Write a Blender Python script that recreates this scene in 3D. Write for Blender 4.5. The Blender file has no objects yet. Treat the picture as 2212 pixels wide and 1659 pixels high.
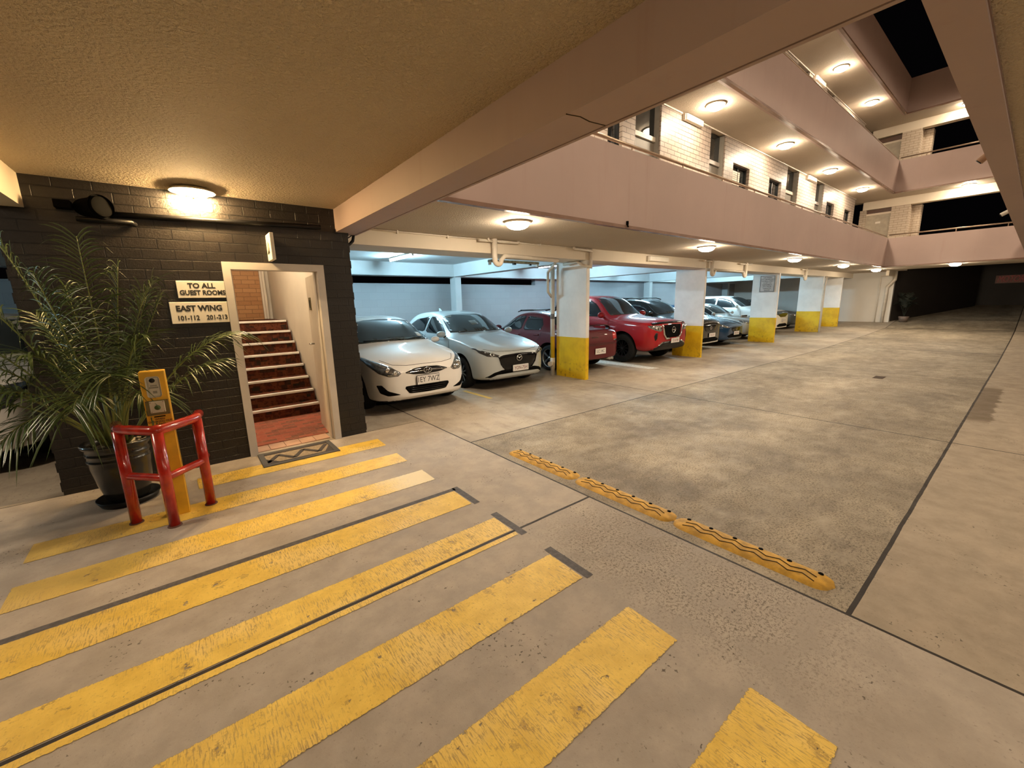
import bpy, bmesh, math, random
from math import sin, cos, pi, radians, hypot, sqrt
from mathutils import Vector, Matrix, geometry
from mathutils.bvhtree import BVHTree

S = bpy.context.scene
C = S.collection
random.seed(7)

# ------------------------------------------------------------------ camera
CAMH = 1.632
cd = bpy.data.cameras.new('camera'); cam = bpy.data.objects.new('camera', cd); C.objects.link(cam)
cd.sensor_fit = 'HORIZONTAL'; cd.sensor_width = 36.0; cd.lens = 884.93 / 2212 * 36.0
cd.clip_start = 0.05; cd.clip_end = 300
_a, _p, _r = 0.66669466, -0.19498425, -0.02270389
f = Vector((sin(_a)*cos(_p), cos(_a)*cos(_p), sin(_p)))
r0 = Vector((cos(_a), -sin(_a), 0)); u0 = r0.cross(f)
rt = r0*cos(_r) + u0*sin(_r); up = -r0*sin(_r) + u0*cos(_r)
cam.matrix_world = Matrix(((rt.x, up.x, -f.x, 0), (rt.y, up.y, -f.y, 0), (rt.z, up.z, -f.z, CAMH), (0, 0, 0, 1)))
S.camera = cam

# ------------------------------------------------------------------ night sky, exposure
w = bpy.data.worlds.new('night'); S.world = w; w.use_nodes = True
w.node_tree.nodes['Background'].inputs[0].default_value = (0.03, 0.025, 0.03, 1)
w.node_tree.nodes['Background'].inputs[1].default_value = 0.02
S.view_settings.view_transform = 'Standard'; S.view_settings.look = 'None'
S.view_settings.gamma = 1.0; S.view_settings.use_curve_mapping = False
S.view_settings.exposure = 0.75
S.cycles.use_denoising = True
S.cycles.max_bounces = 8; S.cycles.diffuse_bounces = 5; S.cycles.transparent_max_bounces = 10
S.cycles.caustics_reflective = False; S.cycles.caustics_refractive = False
S.cycles.sample_clamp_indirect = 6.0
WARM = (1.0, 0.81, 0.585); COOL = (0.50, 0.83, 1.0)
DOME_L = 155.0       # radiance of the warm dome lamps
TUBE_L = 330.0       # radiance of the cool tube lights
BULB_L = 1150.0     # radiance of the bare bulbs beside the stair door

# ------------------------------------------------------------------ node helper
class G:
    def __init__(s, name):
        s.m = bpy.data.materials.new(name); s.m.use_nodes = True
        s.t = s.m.node_tree; s.t.nodes.clear()
        s.out = s.t.nodes.new('ShaderNodeOutputMaterial')
    def n(s, typ, **kw):
        nd = s.t.nodes.new(typ)
        for k, v in kw.items(): setattr(nd, k, v)
        return nd
    def put(s, sock, v):
        if isinstance(v, bpy.types.NodeSocket): s.t.links.new(v, sock)
        elif v is not None:
            if sock.type == 'RGBA' and len(v) == 3: v = (*v, 1)
            sock.default_value = v
    def M(s, op, a, b=None, c=None, clamp=False):
        nd = s.n('ShaderNodeMath', operation=op); nd.use_clamp = clamp
        for i, v in enumerate((a, b, c)):
            if v is not None: s.put(nd.inputs[i], v)
        return nd.outputs[0]
    def mix(s, fac, a, b, blend='MIX'):
        nd = s.n('ShaderNodeMix', data_type='RGBA', blend_type=blend)
        s.put(nd.inputs[0], fac); s.put(nd.inputs[6], a); s.put(nd.inputs[7], b)
        return nd.outputs[2]
    def pos(s):
        g = s.n('ShaderNodeNewGeometry'); return g.outputs['Position'], g.outputs['Normal']
    def obj(s): return s.n('ShaderNodeTexCoord').outputs['Object']
    def gen(s): return s.n('ShaderNodeTexCoord').outputs['Generated']
    def xyz(s, v):
        nd = s.n('ShaderNodeSeparateXYZ'); s.put(nd.inputs[0], v); return nd.outputs
    def comb(s, x, y, z):
        nd = s.n('ShaderNodeCombineXYZ')
        for i, v in enumerate((x, y, z)): s.put(nd.inputs[i], v)
        return nd.outputs[0]
    def noise(s, vec, scale, detail=3, rough=0.55, stretch=None):
        if stretch:
            mp = s.n('ShaderNodeMapping'); s.put(mp.inputs[0], vec); mp.inputs['Scale'].default_value = stretch; vec = mp.outputs[0]
        nd = s.n('ShaderNodeTexNoise'); s.put(nd.inputs['Vector'], vec)
        nd.inputs['Scale'].default_value = scale; nd.inputs['Detail'].default_value = detail; nd.inputs['Roughness'].default_value = rough
        return nd.outputs[0]
    def vor(s, vec, scale, out='Distance'):
        nd = s.n('ShaderNodeTexVoronoi'); s.put(nd.inputs['Vector'], vec); nd.inputs['Scale'].default_value = scale
        return nd.outputs[out]
    def ss(s, v, lo, hi, a=0.0, b=1.0):
        nd = s.n('ShaderNodeMapRange', interpolation_type='SMOOTHSTEP'); s.put(nd.inputs[0], v)
        nd.inputs[1].default_value = lo; nd.inputs[2].default_value = hi; nd.inputs[3].default_value = a; nd.inputs[4].default_value = b
        return nd.outputs[0]
    def bump(s, h, strength=0.3, dist=0.01, normal=None):
        nd = s.n('ShaderNodeBump'); s.put(nd.inputs['Height'], h); nd.inputs['Strength'].default_value = strength; nd.inputs['Distance'].default_value = dist
        if normal is not None: s.put(nd.inputs['Normal'], normal)
        return nd.outputs[0]
    def pbr(s, col, rough=0.5, metal=0.0, normal=None, coat=0.0, spec=0.5, emit=None, emit_s=0.0, sub=None):
        b = s.n('ShaderNodeBsdfPrincipled')
        s.put(b.inputs['Base Color'], col); s.put(b.inputs['Roughness'], rough); s.put(b.inputs['Metallic'], metal)
        b.inputs['Coat Weight'].default_value = coat; b.inputs['Coat Roughness'].default_value = 0.03
        b.inputs['Specular IOR Level'].default_value = spec
        if normal is not None: s.put(b.inputs['Normal'], normal)
        if emit is not None:
            s.put(b.inputs['Emission Color'], emit); b.inputs['Emission Strength'].default_value = emit_s
        return b.outputs[0]
    def done(s, sh, disp=None):
        s.t.links.new(sh, s.out.inputs[0]); return s.m

def PM(name, col, rough=0.5, metal=0.0, var=0.12, vs=6.0, bump=0.0, bs=60.0, coat=0.0, spec=0.5, bd=0.004):
    """plain surface with a little procedural variation"""
    g = G(name); o = g.obj(); nz = g.noise(o, vs, 4)
    dark = tuple(c*(1-var) for c in col); lite = tuple(min(1, c*(1+var*0.6)) for c in col)
    cc = g.mix(g.ss(nz, 0.3, 0.7), dark, lite)
    nm = g.bump(g.noise(o, bs, 4), bump, bd) if bump else None
    return g.done(g.pbr(cc, rough, metal, nm, coat, spec))

def EM(name, col, strength):
    g = G(name); e = g.n('ShaderNodeEmission'); g.put(e.inputs[0], col); e.inputs[1].default_value = strength
    return g.done(e.outputs[0])

# ------------------------------------------------------------------ mesh helper
class MB:
    def __init__(s): s.b = bmesh.new()
    def box(s, x0, x1, y0, y1, z0, z1, m=0):
        v = [s.b.verts.new((x, y, z)) for z in (z0, z1) for y in (y0, y1) for x in (x0, x1)]
        for q in ((0, 2, 3, 1), (4, 5, 7, 6), (0, 1, 5, 4), (2, 6, 7, 3), (0, 4, 6, 2), (1, 3, 7, 5)):
            fc = s.b.faces.new([v[i] for i in q]); fc.material_index = m
        return s
    def rbox(s, x0, x1, y0, y1, z0, z1, r=0.01, seg=2):
        t = bmesh.new(); k = MB.__new__(MB); k.b = t; k.box(x0, x1, y0, y1, z0, z1)
        bmesh.ops.bevel(t, geom=list(t.edges), offset=r, segments=seg, affect='EDGES', profile=0.5)
        s.join(t); return s
    def join(s, t, mtx=None):
        if mtx is not None: bmesh.ops.transform(t, matrix=mtx, verts=t.verts)
        mp = {}
        for v in t.verts: mp[v.index if False else v] = s.b.verts.new(v.co)
        for fc in t.faces:
            try:
                nf = s.b.faces.new([mp[v] for v in fc.verts]); nf.material_index = fc.material_index; nf.smooth = fc.smooth
            except ValueError: pass
        t.free()
    def tube(s, pts, r, seg=10, cap=True, closed=False):
        P = [Vector(p) for p in pts]; n = len(P); rings = []
        prev = None
        for i in range(n):
            if closed: d = (P[(i+1) % n]-P[i-1])
            elif i == 0: d = P[1]-P[0]
            elif i == n-1: d = P[-1]-P[-2]
            else: d = (P[i+1]-P[i]).normalized()+(P[i]-P[i-1]).normalized()
            d.normalize()
            if prev is None:
                a = Vector((0, 0, 1)) if abs(d.z) < 0.9 else Vector((1, 0, 0))
                u = d.cross(a).normalized()
            else:
                u = (prev-d*prev.dot(d)).normalized()
            prev = u; v = d.cross(u)
            rr = r[i] if isinstance(r, (list, tuple)) else r
            if 0 < i < n-1 and not closed:
                c = max(0.5, abs(d.dot((P[i]-P[i-1]).normalized()))); 
            else: c = 1
            rings.append([s.b.verts.new(P[i]+(u*cos(2*pi*k/seg)+v*sin(2*pi*k/seg))*rr/ c) for k in range(seg)])
        m = n if closed else n-1
        for i in range(m):
            A, B = rings[i], rings[(i+1) % n]
            for k in range(seg):
                fc = s.b.faces.new((A[k], A[(k+1) % seg], B[(k+1) % seg], B[k])); fc.smooth = True
        if cap and not closed:
            s.b.faces.new(rings[0][::-1]); s.b.faces.new(rings[-1])
        return s
    def lathe(s, prof, c=(0, 0, 0), seg=32, axis='Z', m=0, smooth=True):
        """prof: (radius, height) pairs along the axis"""
        c = Vector(c); rings = []
        for (r, h) in prof:
            ring = []
            for k in range(seg if r > 1e-6 else 1):
                a = 2*pi*k/seg
                p = {'Z': Vector((r*cos(a), r*sin(a), h)), 'X': Vector((h, r*cos(a), r*sin(a))), 'Y': Vector((r*cos(a), h, r*sin(a)))}[axis]
                ring.append(s.b.verts.new(c+p))
            rings.append(ring)
        for A, B in zip(rings, rings[1:]):
            for k in range(seg):
                a0, a1 = A[k % len(A)], A[(k+1) % len(A)]; b0, b1 = B[k % len(B)], B[(k+1) % len(B)]
                vs = []
                for v in (a0, a1, b1, b0):
                    if v not in vs: vs.append(v)
                if len(vs) >= 3:
                    fc = s.b.faces.new(vs); fc.smooth = smooth; fc.material_index = m
        return s
    def poly(s, pts, thick=None, m=0):
        """flat polygon; thick = extrusion vector"""
        v = [s.b.verts.new(p) for p in pts]; fc = s.b.faces.new(v); fc.material_index = m
        if thick is not None:
            t = Vector(thick); q = [s.b.verts.new(Vector(p)+t) for p in pts]
            s.b.faces.new(q[::-1]).material_index = m
            for i in range(len(v)):
                j = (i+1) % len(v); s.b.faces.new((v[i], q[i], q[j], v[j])).material_index = m
        return s
    def build(s, name, mats, parent=None, loc=None, smooth=None, fixn=True):
        if fixn: bmesh.ops.recalc_face_normals(s.b, faces=s.b.faces)
        if loc is not None: bmesh.ops.translate(s.b, verts=s.b.verts, vec=-Vector(loc))
        me = bpy.data.meshes.new(name); s.b.to_mesh(me); s.b.free()
        if smooth is not None:
            for p in me.polygons: p.use_smooth = smooth
        for m in (mats if isinstance(mats, (list, tuple)) else [mats]): me.materials.append(m)
        o = bpy.data.objects.new(name, me); C.objects.link(o)
        if parent: o.parent = parent
        if loc is not None: o.location = loc
        return o

def tag(o, label=None, cat=None, group=None, kind=None):
    if label: o['label'] = label
    if cat: o['category'] = cat
    if group: o['group'] = group
    if kind: o['kind'] = kind
    return o

def thing(name, label, cat, loc=(0, 0, 0), rotz=0, group=None, kind=None):
    o = bpy.data.objects.new(name, None); C.objects.link(o); o.location = loc; o.rotation_euler = (0, 0, rotz)
    o.empty_display_size = 0.1
    return tag(o, label, cat, group, kind)

def copy_tree(o, parent=None):
    c = o.copy(); C.objects.link(c)
    if parent: c.parent = parent
    for ch in list(o.children): copy_tree(ch, c)
    return c

def dup(root, loc, rotz, label, group=None, scale=None):
    c = copy_tree(root); c.location = loc; c.rotation_euler = (0, 0, rotz); c['label'] = label
    if group: c['group'] = group
    if scale: c.scale = scale
    return c

def text(name, s, size, mat, mtx, parent=None, ext=0.002, align='CENTER', sx=1.0, shear=0.0, bold=0.0):
    cu = bpy.data.curves.new(name, 'FONT'); cu.body = s; cu.size = size; cu.align_x = align; cu.align_y = 'CENTER'
    cu.extrude = ext; cu.shear = shear; cu.offset = bold; cu.resolution_u = 3
    t = bpy.data.objects.new(name+'_tmp', cu); C.objects.link(t)
    dg = bpy.context.evaluated_depsgraph_get(); me = bpy.data.meshes.new_from_object(t.evaluated_get(dg))
    bpy.data.objects.remove(t); bpy.data.curves.remove(cu)
    me.transform(mtx @ Matrix.Diagonal((sx, 1, 1, 1))); me.materials.clear(); me.materials.append(mat); me.name = name
    o = bpy.data.objects.new(name, me); C.objects.link(o)
    if parent: o.parent = parent
    return o

def face_mtx(loc, facing):
    """text lying in a vertical plane, readable when seen against the direction 'facing' (outward normal)"""
    n = Vector(facing).normalized(); z = Vector((0, 0, 1)); x = z.cross(n).normalized(); y = n.cross(x)
    return Matrix(((x.x, y.x, n.x, loc[0]), (x.y, y.y, n.y, loc[1]), (x.z, y.z, n.z, loc[2]), (0, 0, 0, 1)))

def lerp_tab(tab, x):
    if x <= tab[0][0]: return tab[0][1]
    for (a, b), (c, d) in zip(tab, tab[1:]):
        if x <= c: return b+(d-b)*(x-a)/(c-a)
    return tab[-1][1]

FLOOR_Z = [(-50, 0), (15, 0), (20.7, 0.09), (24.1, 0.20), (26, 0.42), (32, 1.08), (46, 2.6)]
def fz(x): return lerp_tab(FLOOR_Z, x)
# ------------------------------------------------------------------ materials
def m_floor():
    g = G('concrete_floor'); P, Nn = g.pos(); x, y, z = g.xyz(P); M = g.M
    n1 = g.noise(P, 0.9, 5, 0.6); n2 = g.noise(P, 5, 5, 0.65); n3 = g.noise(P, 62, 3, 0.6); n4 = g.noise(P, 170, 2, 0.6)
    fore = g.mix(g.ss(n2, 0.3, 0.7), (0.335, 0.288, 0.24), (0.43, 0.375, 0.315))
    fore = g.mix(M('MULTIPLY', g.ss(n1, 0.45, 0.75), 0.45), fore, (0.26, 0.205, 0.16))
    nb = g.noise(P, 0.75, 9, 0.72)
    agg = g.mix(g.ss(nb, 0.28, 0.72), (0.44, 0.375, 0.28), (0.185, 0.155, 0.115))
    st = g.noise(P, 1.1, 9, 0.75, stretch=(1.0, 1.8, 1.0))
    agg = g.mix(M('MULTIPLY', g.ss(st, 0.47, 0.66), 0.6), agg, (0.135, 0.11, 0.083))
    bay = g.mix(g.ss(nb, 0.35, 0.66), (0.42, 0.36, 0.285), (0.255, 0.215, 0.17))
    bay = g.mix(M('MULTIPLY', g.ss(g.noise(P, 2.2, 4, 0.6, stretch=(3.0, 0.8, 1)), 0.52, 0.72), 0.5), bay, (0.20, 0.155, 0.11))
    side = g.mix(g.ss(n2, 0.3, 0.75), (0.38, 0.315, 0.24), (0.30, 0.25, 0.19))
    gx = M('GREATER_THAN', x, 2.5)
    c = g.mix(gx, fore, agg)
    c = g.mix(M('MULTIPLY', gx, M('GREATER_THAN', y, 4.01)), c, bay)
    c = g.mix(M('MULTIPLY', gx, M('LESS_THAN', y, 0.39)), c, side)
    c = g.mix(M('GREATER_THAN', y, 5.28), c, bay)
    # worn aggregate showing through near the hump
    inb = M('MULTIPLY', gx, M('MULTIPLY', M('LESS_THAN', y, 4.01), M('GREATER_THAN', y, 0.39)))
    near = M('MULTIPLY', g.ss(x, 1.55, 2.0), M('MULTIPLY', M('LESS_THAN', x, 2.5), g.ss(y, 2.3, 1.7)))
    near = M('MULTIPLY', near, g.ss(y, 0.0, 0.8))
    sm = M('MAXIMUM', inb, near)
    spk = g.ss(M('ADD', M('MULTIPLY', n3, 0.55), M('MULTIPLY', n4, 0.45)), 0.50, 0.565)
    spk = M('MULTIPLY', spk, M('MULTIPLY', sm, g.ss(n2, 0.28, 0.55)))
    c = g.mix(M('MULTIPLY', spk, 0.72), c, (0.085, 0.066, 0.046))
    c = g.mix(M('MULTIPLY', g.ss(n3, 0.60, 0.72), 0.30), c, (0.12, 0.095, 0.07))
    pit = M('MULTIPLY', g.ss(g.noise(P, 52, 2, 0.5), 0.63, 0.66), g.ss(g.noise(P, 3.2, 3, 0.6), 0.54, 0.62))
    c = g.mix(M('MULTIPLY', pit, 0.8), c, (0.06, 0.045, 0.03))
    # oily stains
    oil = M('MULTIPLY', g.ss(g.noise(P, 0.5, 8, 0.68), 0.55, 0.70), 0.38)
    c = g.mix(oil, c, (0.13, 0.10, 0.075))
    # saw-cut joints
    wob = M('MULTIPLY', M('SUBTRACT', g.noise(P, 3.0, 3), 0.5), 0.012)
    def ln(v, at, wd): return M('COMPARE', M('ADD', v, wob), at, wd)
    J = M('MULTIPLY', ln(x, 2.50, 0.009), M('LESS_THAN', y, 7.6))
    for k in (M('MULTIPLY', ln(y, 4.01, 0.010), gx), M('MULTIPLY', ln(y, 0.39, 0.012), gx),
              M('MULTIPLY', ln(y, 2.15, 0.011), M('SUBTRACT', 1.0, gx)),
              M('MULTIPLY', ln(x, 6.5, 0.010), M('MULTIPLY', gx, M('LESS_THAN', y, 5.9))),
              M('MULTIPLY', ln(x, 24.05, 0.05), M('LESS_THAN', y, 4.02)),
              M('MULTIPLY', ln(x, 11.6, 0.012), inb), M('MULTIPLY', ln(x, 16.6, 0.02), inb),
              M('MULTIPLY', ln(y, 5.29, 0.006), M('LESS_THAN', x, 2.5))):
        J = M('MAXIMUM', J, k)
    c = g.mix(J, c, (0.022, 0.016, 0.012))
    # broken patch beside the joint
    pt = M('MULTIPLY', M('MULTIPLY', g.ss(x, 7.7, 8.0), g.ss(x, 11.0, 10.6)), g.ss(M('ADD', y, M('MULTIPLY', n2, 0.25)), 0.27, 0.31))
    pt = M('MULTIPLY', pt, M('LESS_THAN', y, 0.38))
    c = g.mix(M('MULTIPLY', pt, 0.8), c, (0.12, 0.085, 0.05))
    h = M('ADD', M('MULTIPLY', n3, 0.4), M('MULTIPLY', n4, 0.3)); h = M('SUBTRACT', h, M('MULTIPLY', J, 1.2)); h = M('SUBTRACT', h, M('MULTIPLY', pit, 0.5))
    nm = g.bump(h, 0.28, 0.006)
    return g.done(g.pbr(c, g.ss(n2, 0.2, 0.8, 0.55, 0.8), 0, nm, spec=0.35))

def m_brick(name, c1, c2, mortar, bw, rh, ms, rough=0.5, bstr=0.6, grain=0.25, off=(0, 0), spec=0.5, mdist=0.008):
    g = G(name); P, Nn = g.pos(); x, y, z = g.xyz(P); nx, ny, nz = g.xyz(Nn); M = g.M
    u = M('ADD', g.M('MULTIPLY', x, M('LESS_THAN', M('ABSOLUTE', nx), 0.6)), M('MULTIPLY', y, M('GREATER_THAN', M('ABSOLUTE', nx), 0.6)))
    v = g.comb(M('ADD', u, 10+off[0]), M('ADD', z, off[1]), 0.0)
    b = g.n('ShaderNodeTexBrick'); g.put(b.inputs['Vector'], v)
    b.inputs['Scale'].default_value = 1.0; b.inputs['Brick Width'].default_value = bw; b.inputs['Row Height'].default_value = rh
    b.inputs['Mortar Size'].default_value = ms; b.inputs['Mortar Smooth'].default_value = 0.25; b.inputs['Bias'].default_value = 0
    g.put(b.inputs['Color1'], c1); g.put(b.inputs['Color2'], c2); g.put(b.inputs['Mortar'], mortar)
    n = g.noise(P, 60, 4, 0.65); n0 = g.noise(P, 4, 3)
    c = g.mix(M('MULTIPLY', g.ss(n, 0.35, 0.75), grain), b.outputs['Color'], tuple(k*0.55 for k in c1))
    h = M('ADD', M('MULTIPLY', M('SUBTRACT', 1.0, b.outputs['Fac']), 1.0), M('MULTIPLY', n, 0.28)); h = M('ADD', h, M('MULTIPLY', n0, 0.12))
    return g.done(g.pbr(c, rough, 0, g.bump(h, bstr, mdist), spec=spec))

def m_stucco(name, col, scale=55, strength=0.55, dist=0.012, var=0.10, rough=0.85):
    g = G(name); P, Nn = g.pos()
    n0 = g.noise(P, 0.8, 3); n1 = g.noise(P, scale, 3, 0.6); n2 = g.noise(P, scale*2.7, 2)
    c = g.mix(g.ss(n0, 0.3, 0.7), tuple(k*(1-var) for k in col), col)
    h = g.M('ADD', g.ss(n1, 0.35, 0.68), g.M('MULTIPLY', n2, 0.35))
    return g.done(g.pbr(c, rough, 0, g.bump(h, strength, dist), spec=0.25))

def m_paintwall(name, col, streak=0.25, scol=(0.2, 0.13, 0.1), rough=0.6, bump=0.12, bs=30):
    """painted render with faint runs of dirt"""
    g = G(name); P, Nn = g.pos(); x, y, z = g.xyz(P)
    n0 = g.noise(P, 0.7, 4, 0.6); n1 = g.noise(P, 1.4, 4, 0.65, stretch=(5.0, 5.0, 0.35)); n2 = g.noise(P, bs, 3)
    c = g.mix(g.ss(n0, 0.3, 0.7), tuple(k*0.92 for k in col), col)
    c = g.mix(g.M('MULTIPLY', g.ss(n1, 0.55, 0.8), streak), c, scol)
    return g.done(g.pbr(c, rough, 0, g.bump(n2, bump, 0.004), spec=0.35))

def m_pillar():
    g = G('pillar_paint'); P, Nn = g.pos(); o = g.obj(); x, y, z = g.xyz(o); M = g.M
    n = g.noise(P, 3.5, 4, 0.6); n2 = g.noise(P, 14, 4)
    wob = M('ADD', z, M('MULTIPLY', M('SUBTRACT', n2, 0.5), 0.012))
    yel = g.mix(g.ss(n, 0.35, 0.72), (0.78, 0.52, 0.015), (0.62, 0.38, 0.012))
    yel = g.mix(M('MULTIPLY', g.ss(n2, 0.55, 0.75), g.ss(z, 0.55, 0.05, 0.0, 0.8)), yel, (0.22, 0.12, 0.02))
    wht = g.mix(g.ss(n, 0.3, 0.75), (0.84, 0.84, 0.83), (0.76, 0.76, 0.75))
    c = g.mix(M('GREATER_THAN', wob, 0.885), yel, wht)
    return g.done(g.pbr(c, 0.5, 0, g.bump(n2, 0.12, 0.004), spec=0.4))

def m_block():
    return m_brick('painted_block', (0.31, 0.305, 0.315), (0.295, 0.29, 0.30), (0.265, 0.262, 0.272), 0.40, 0.20, 0.004, 0.7, 0.25, 0.12)

def m_yellow_line():
    g = G('worn_yellow_paint'); P, Nn = g.pos(); gx, gy, gz = g.xyz(g.gen()); M = g.M
    n1 = g.noise(P, 7, 5, 0.65); n2 = g.noise(P, 62, 4, 0.7); n0 = g.noise(P, 2.0, 3)
    rib = g.noise(P, 34, 4, 0.65, stretch=(4.5, 0.5, 1))
    c = g.mix(g.ss(n1, 0.3, 0.7), (0.84, 0.575, 0.095), (0.70, 0.455, 0.06))
    c = g.mix(M('MULTIPLY', g.ss(n0, 0.48, 0.66), 0.6), c, (0.82, 0.60, 0.20))
    pt = g.noise(P, 5.5, 9, 0.72); worn = g.ss(pt, 0.615, 0.625)
    c = g.mix(M('MULTIPLY', worn, 0.6), c, (0.50, 0.315, 0.06))
    rim = M('MULTIPLY', g.ss(pt, 0.602, 0.614), g.ss(pt, 0.635, 0.622)); c = g.mix(M('MULTIPLY', rim, 0.55), c, (0.30, 0.18, 0.04))
    c = g.mix(M('MULTIPLY', g.ss(n2, 0.56, 0.68), 0.55), c, (0.40, 0.23, 0.04))
    c = g.mix(M('MULTIPLY', g.ss(rib, 0.50, 0.62), M('MULTIPLY', g.ss(n0, 0.40, 0.56), 0.75)), c, (0.34, 0.22, 0.07))
    ex = M('MULTIPLY', M('MINIMUM', gx, M('SUBTRACT', 1.0, gx)), 2.7); ey = M('MULTIPLY', M('MINIMUM', gy, M('SUBTRACT', 1.0, gy)), 0.30)
    e = M('MINIMUM', ex, ey)
    Px, Py, Pz = g.xyz(P)
    dull = M('MULTIPLY', g.ss(Px, 0.1, -0.9), M('MULTIPLY', g.ss(Py, 2.7, 3.3), 0.6)); c = g.mix(dull, c, (0.44, 0.32, 0.12))
    pale = M('MULTIPLY', g.ss(M('ADD', Px, M('MULTIPLY', n1, 0.5)), 1.25, 1.75), M('MULTIPLY', M('GREATER_THAN', Py, 3.3), M('LESS_THAN', Py, 3.66)))
    c = g.mix(M('MULTIPLY', pale, 0.85), c, (0.72, 0.60, 0.36))
    keep = g.ss(M('ADD', e, M('MULTIPLY', M('SUBTRACT', n2, 0.5), 0.035)), 0.000, 0.004)
    chip = M('SUBTRACT', 1.0, M('MULTIPLY', g.ss(g.noise(P, 11, 5, 0.7), 0.655, 0.675), 0.85))
    a = M('MULTIPLY', keep, chip)
    sh = g.pbr(c, 0.5, 0, g.bump(M('ADD', n2, rib), 0.25, 0.003), spec=0.4)
    tr = g.n('ShaderNodeBsdfTransparent'); mx = g.n('ShaderNodeMixShader')
    g.put(mx.inputs[0], a); g.t.links.new(tr.outputs[0], mx.inputs[1]); g.t.links.new(sh, mx.inputs[2])
    return g.done(mx.outputs[0])

def m_carpet(bright=1.0):
    g = G('patterned_carpet'); P, Nn = g.pos(); M = g.M; o = P
    b = g.n('ShaderNodeTexBrick'); x, y, z = g.xyz(P); g.put(b.inputs['Vector'], g.comb(x, M('ADD', y, z), 0))
    b.inputs['Scale'].default_value = 1; b.inputs['Brick Width'].default_value = 0.17; b.inputs['Row Height'].default_value = 0.062; b.inputs['Mortar Size'].default_value = 0.002
    g.put(b.inputs['Color1'], (0.115, 0.030, 0.016)); g.put(b.inputs['Color2'], (0.028, 0.026, 0.018)); g.put(b.inputs['Mortar'], (0.07, 0.02, 0.015))
    v = g.n('ShaderNodeTexVoronoi', distance='CHEBYCHEV'); g.put(v.inputs['Vector'], g.comb(x, M('ADD', y, z), 0)); v.inputs['Scale'].default_value = 9
    c = g.mix(g.ss(v.outputs['Distance'], 0.38, 0.42), b.outputs['Color'], (0.14, 0.046, 0.022))
    c = g.mix(M('MULTIPLY', g.ss(g.noise(P, 25, 3), 0.5, 0.62), 0.6), c, (0.035, 0.012, 0.01))
    return g.done(g.pbr(c, 0.95, 0, g.bump(g.noise(P, 300, 2), 0.3, 0.003), spec=0.1))

def m_glass(name='dark_window_glass', tint=(0.012, 0.016, 0.018)):
    g = G(name); o = g.obj()
    sh = g.pbr(tint, 0.03, 0.0, None, 0.0, 0.9)
    return g.done(sh)

def m_clear(name, tint=(1, 0.93, 0.8), mixf=0.18):
    g = G(name); tr = g.n('ShaderNodeBsdfTransparent'); g.put(tr.inputs[0], tint)
    gl = g.n('ShaderNodeBsdfGlossy'); gl.inputs['Roughness'].default_value = 0.05
    mx = g.n('ShaderNodeMixShader'); mx.inputs[0].default_value = mixf
    g.t.links.new(tr.outputs[0], mx.inputs[1]); g.t.links.new(gl.outputs[0], mx.inputs[2])
    return g.done(mx.outputs[0])

def m_paint(name, col, metal=0.0, rough=0.35, flake=0.0, coat=1.0):
    g = G(name); o = g.obj(); n = g.noise(o, 900, 2); n0 = g.noise(o, 2.5, 3)
    c = g.mix(g.ss(n0, 0.3, 0.7), tuple(k*0.95 for k in col), col)
    if flake: c = g.mix(g.M('MULTIPLY', g.ss(n, 0.55, 0.7), flake), c, tuple(min(1, k*1.8+0.05) for k in col))
    return g.done(g.pbr(c, rough, metal, None, coat, 0.25))

def m_leaf():
    g = G('palm_leaf'); P, Nn = g.pos(); n = g.noise(P, 3, 3); n2 = g.noise(P, 14, 2)
    c = g.mix(g.ss(n, 0.3, 0.7), (0.032, 0.060, 0.014), (0.062, 0.095, 0.024))
    c = g.mix(g.M('MULTIPLY', g.ss(n2, 0.6, 0.75), 0.3), c, (0.20, 0.18, 0.07))
    return g.done(g.pbr(c, 0.33, 0, None, 0, 0.6))

FLOOR = m_floor()
BLACKBRICK = m_brick('black_painted_brick', (0.012, 0.010, 0.009), (0.015, 0.012, 0.010), (0.003, 0.003, 0.003), 0.245, 0.0935, 0.0055, 0.34, 1.0, 0.35, off=(0.02, 0.035), spec=0.45, mdist=0.012)
CREAMBRICK = m_brick('cream_glazed_brick', (0.40, 0.335, 0.285), (0.36, 0.30, 0.255), (0.06, 0.042, 0.03), 0.24, 0.0855, 0.006, 0.45, 0.35, 0.08)
TANBRICK = m_brick('tan_stair_brick', (0.42, 0.20, 0.075), (0.52, 0.28, 0.12), (0.26, 0.13, 0.055), 0.24, 0.0855, 0.005, 0.55, 0.6, 0.25)
BLOCK = m_block()
STUCCO = m_stucco('textured_ceiling', (0.62, 0.525, 0.385), 48, 0.8, 0.016)
SOFFIT = m_stucco('soffit_ceiling', (0.50, 0.44, 0.36), 60, 0.4, 0.008)
WHITECEIL = PM('white_ceiling_paint', (0.58, 0.59, 0.59), 0.7, var=0.06, vs=1.5)
PINK = m_paintwall('pink_render', (0.43, 0.33, 0.30), 0.25, (0.33, 0.2, 0.17))
PINKTRIM = PM('brown_pink_trim', (0.22, 0.135, 0.10), 0.25)
CREAM = m_paintwall('cream_painted_concrete', (0.72, 0.64, 0.52), 0.10, (0.4, 0.3, 0.2))
WHITEWALL = m_paintwall('white_painted_wall', (0.72, 0.70, 0.66), 0.10, (0.45, 0.4, 0.33))
PILLAR = m_pillar()
YLINE = m_yellow_line()
DARKBAND = PM('dark_grey_masking', (0.085, 0.075, 0.075), 0.7, var=0.35, vs=30)
CARPET = m_carpet()
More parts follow.
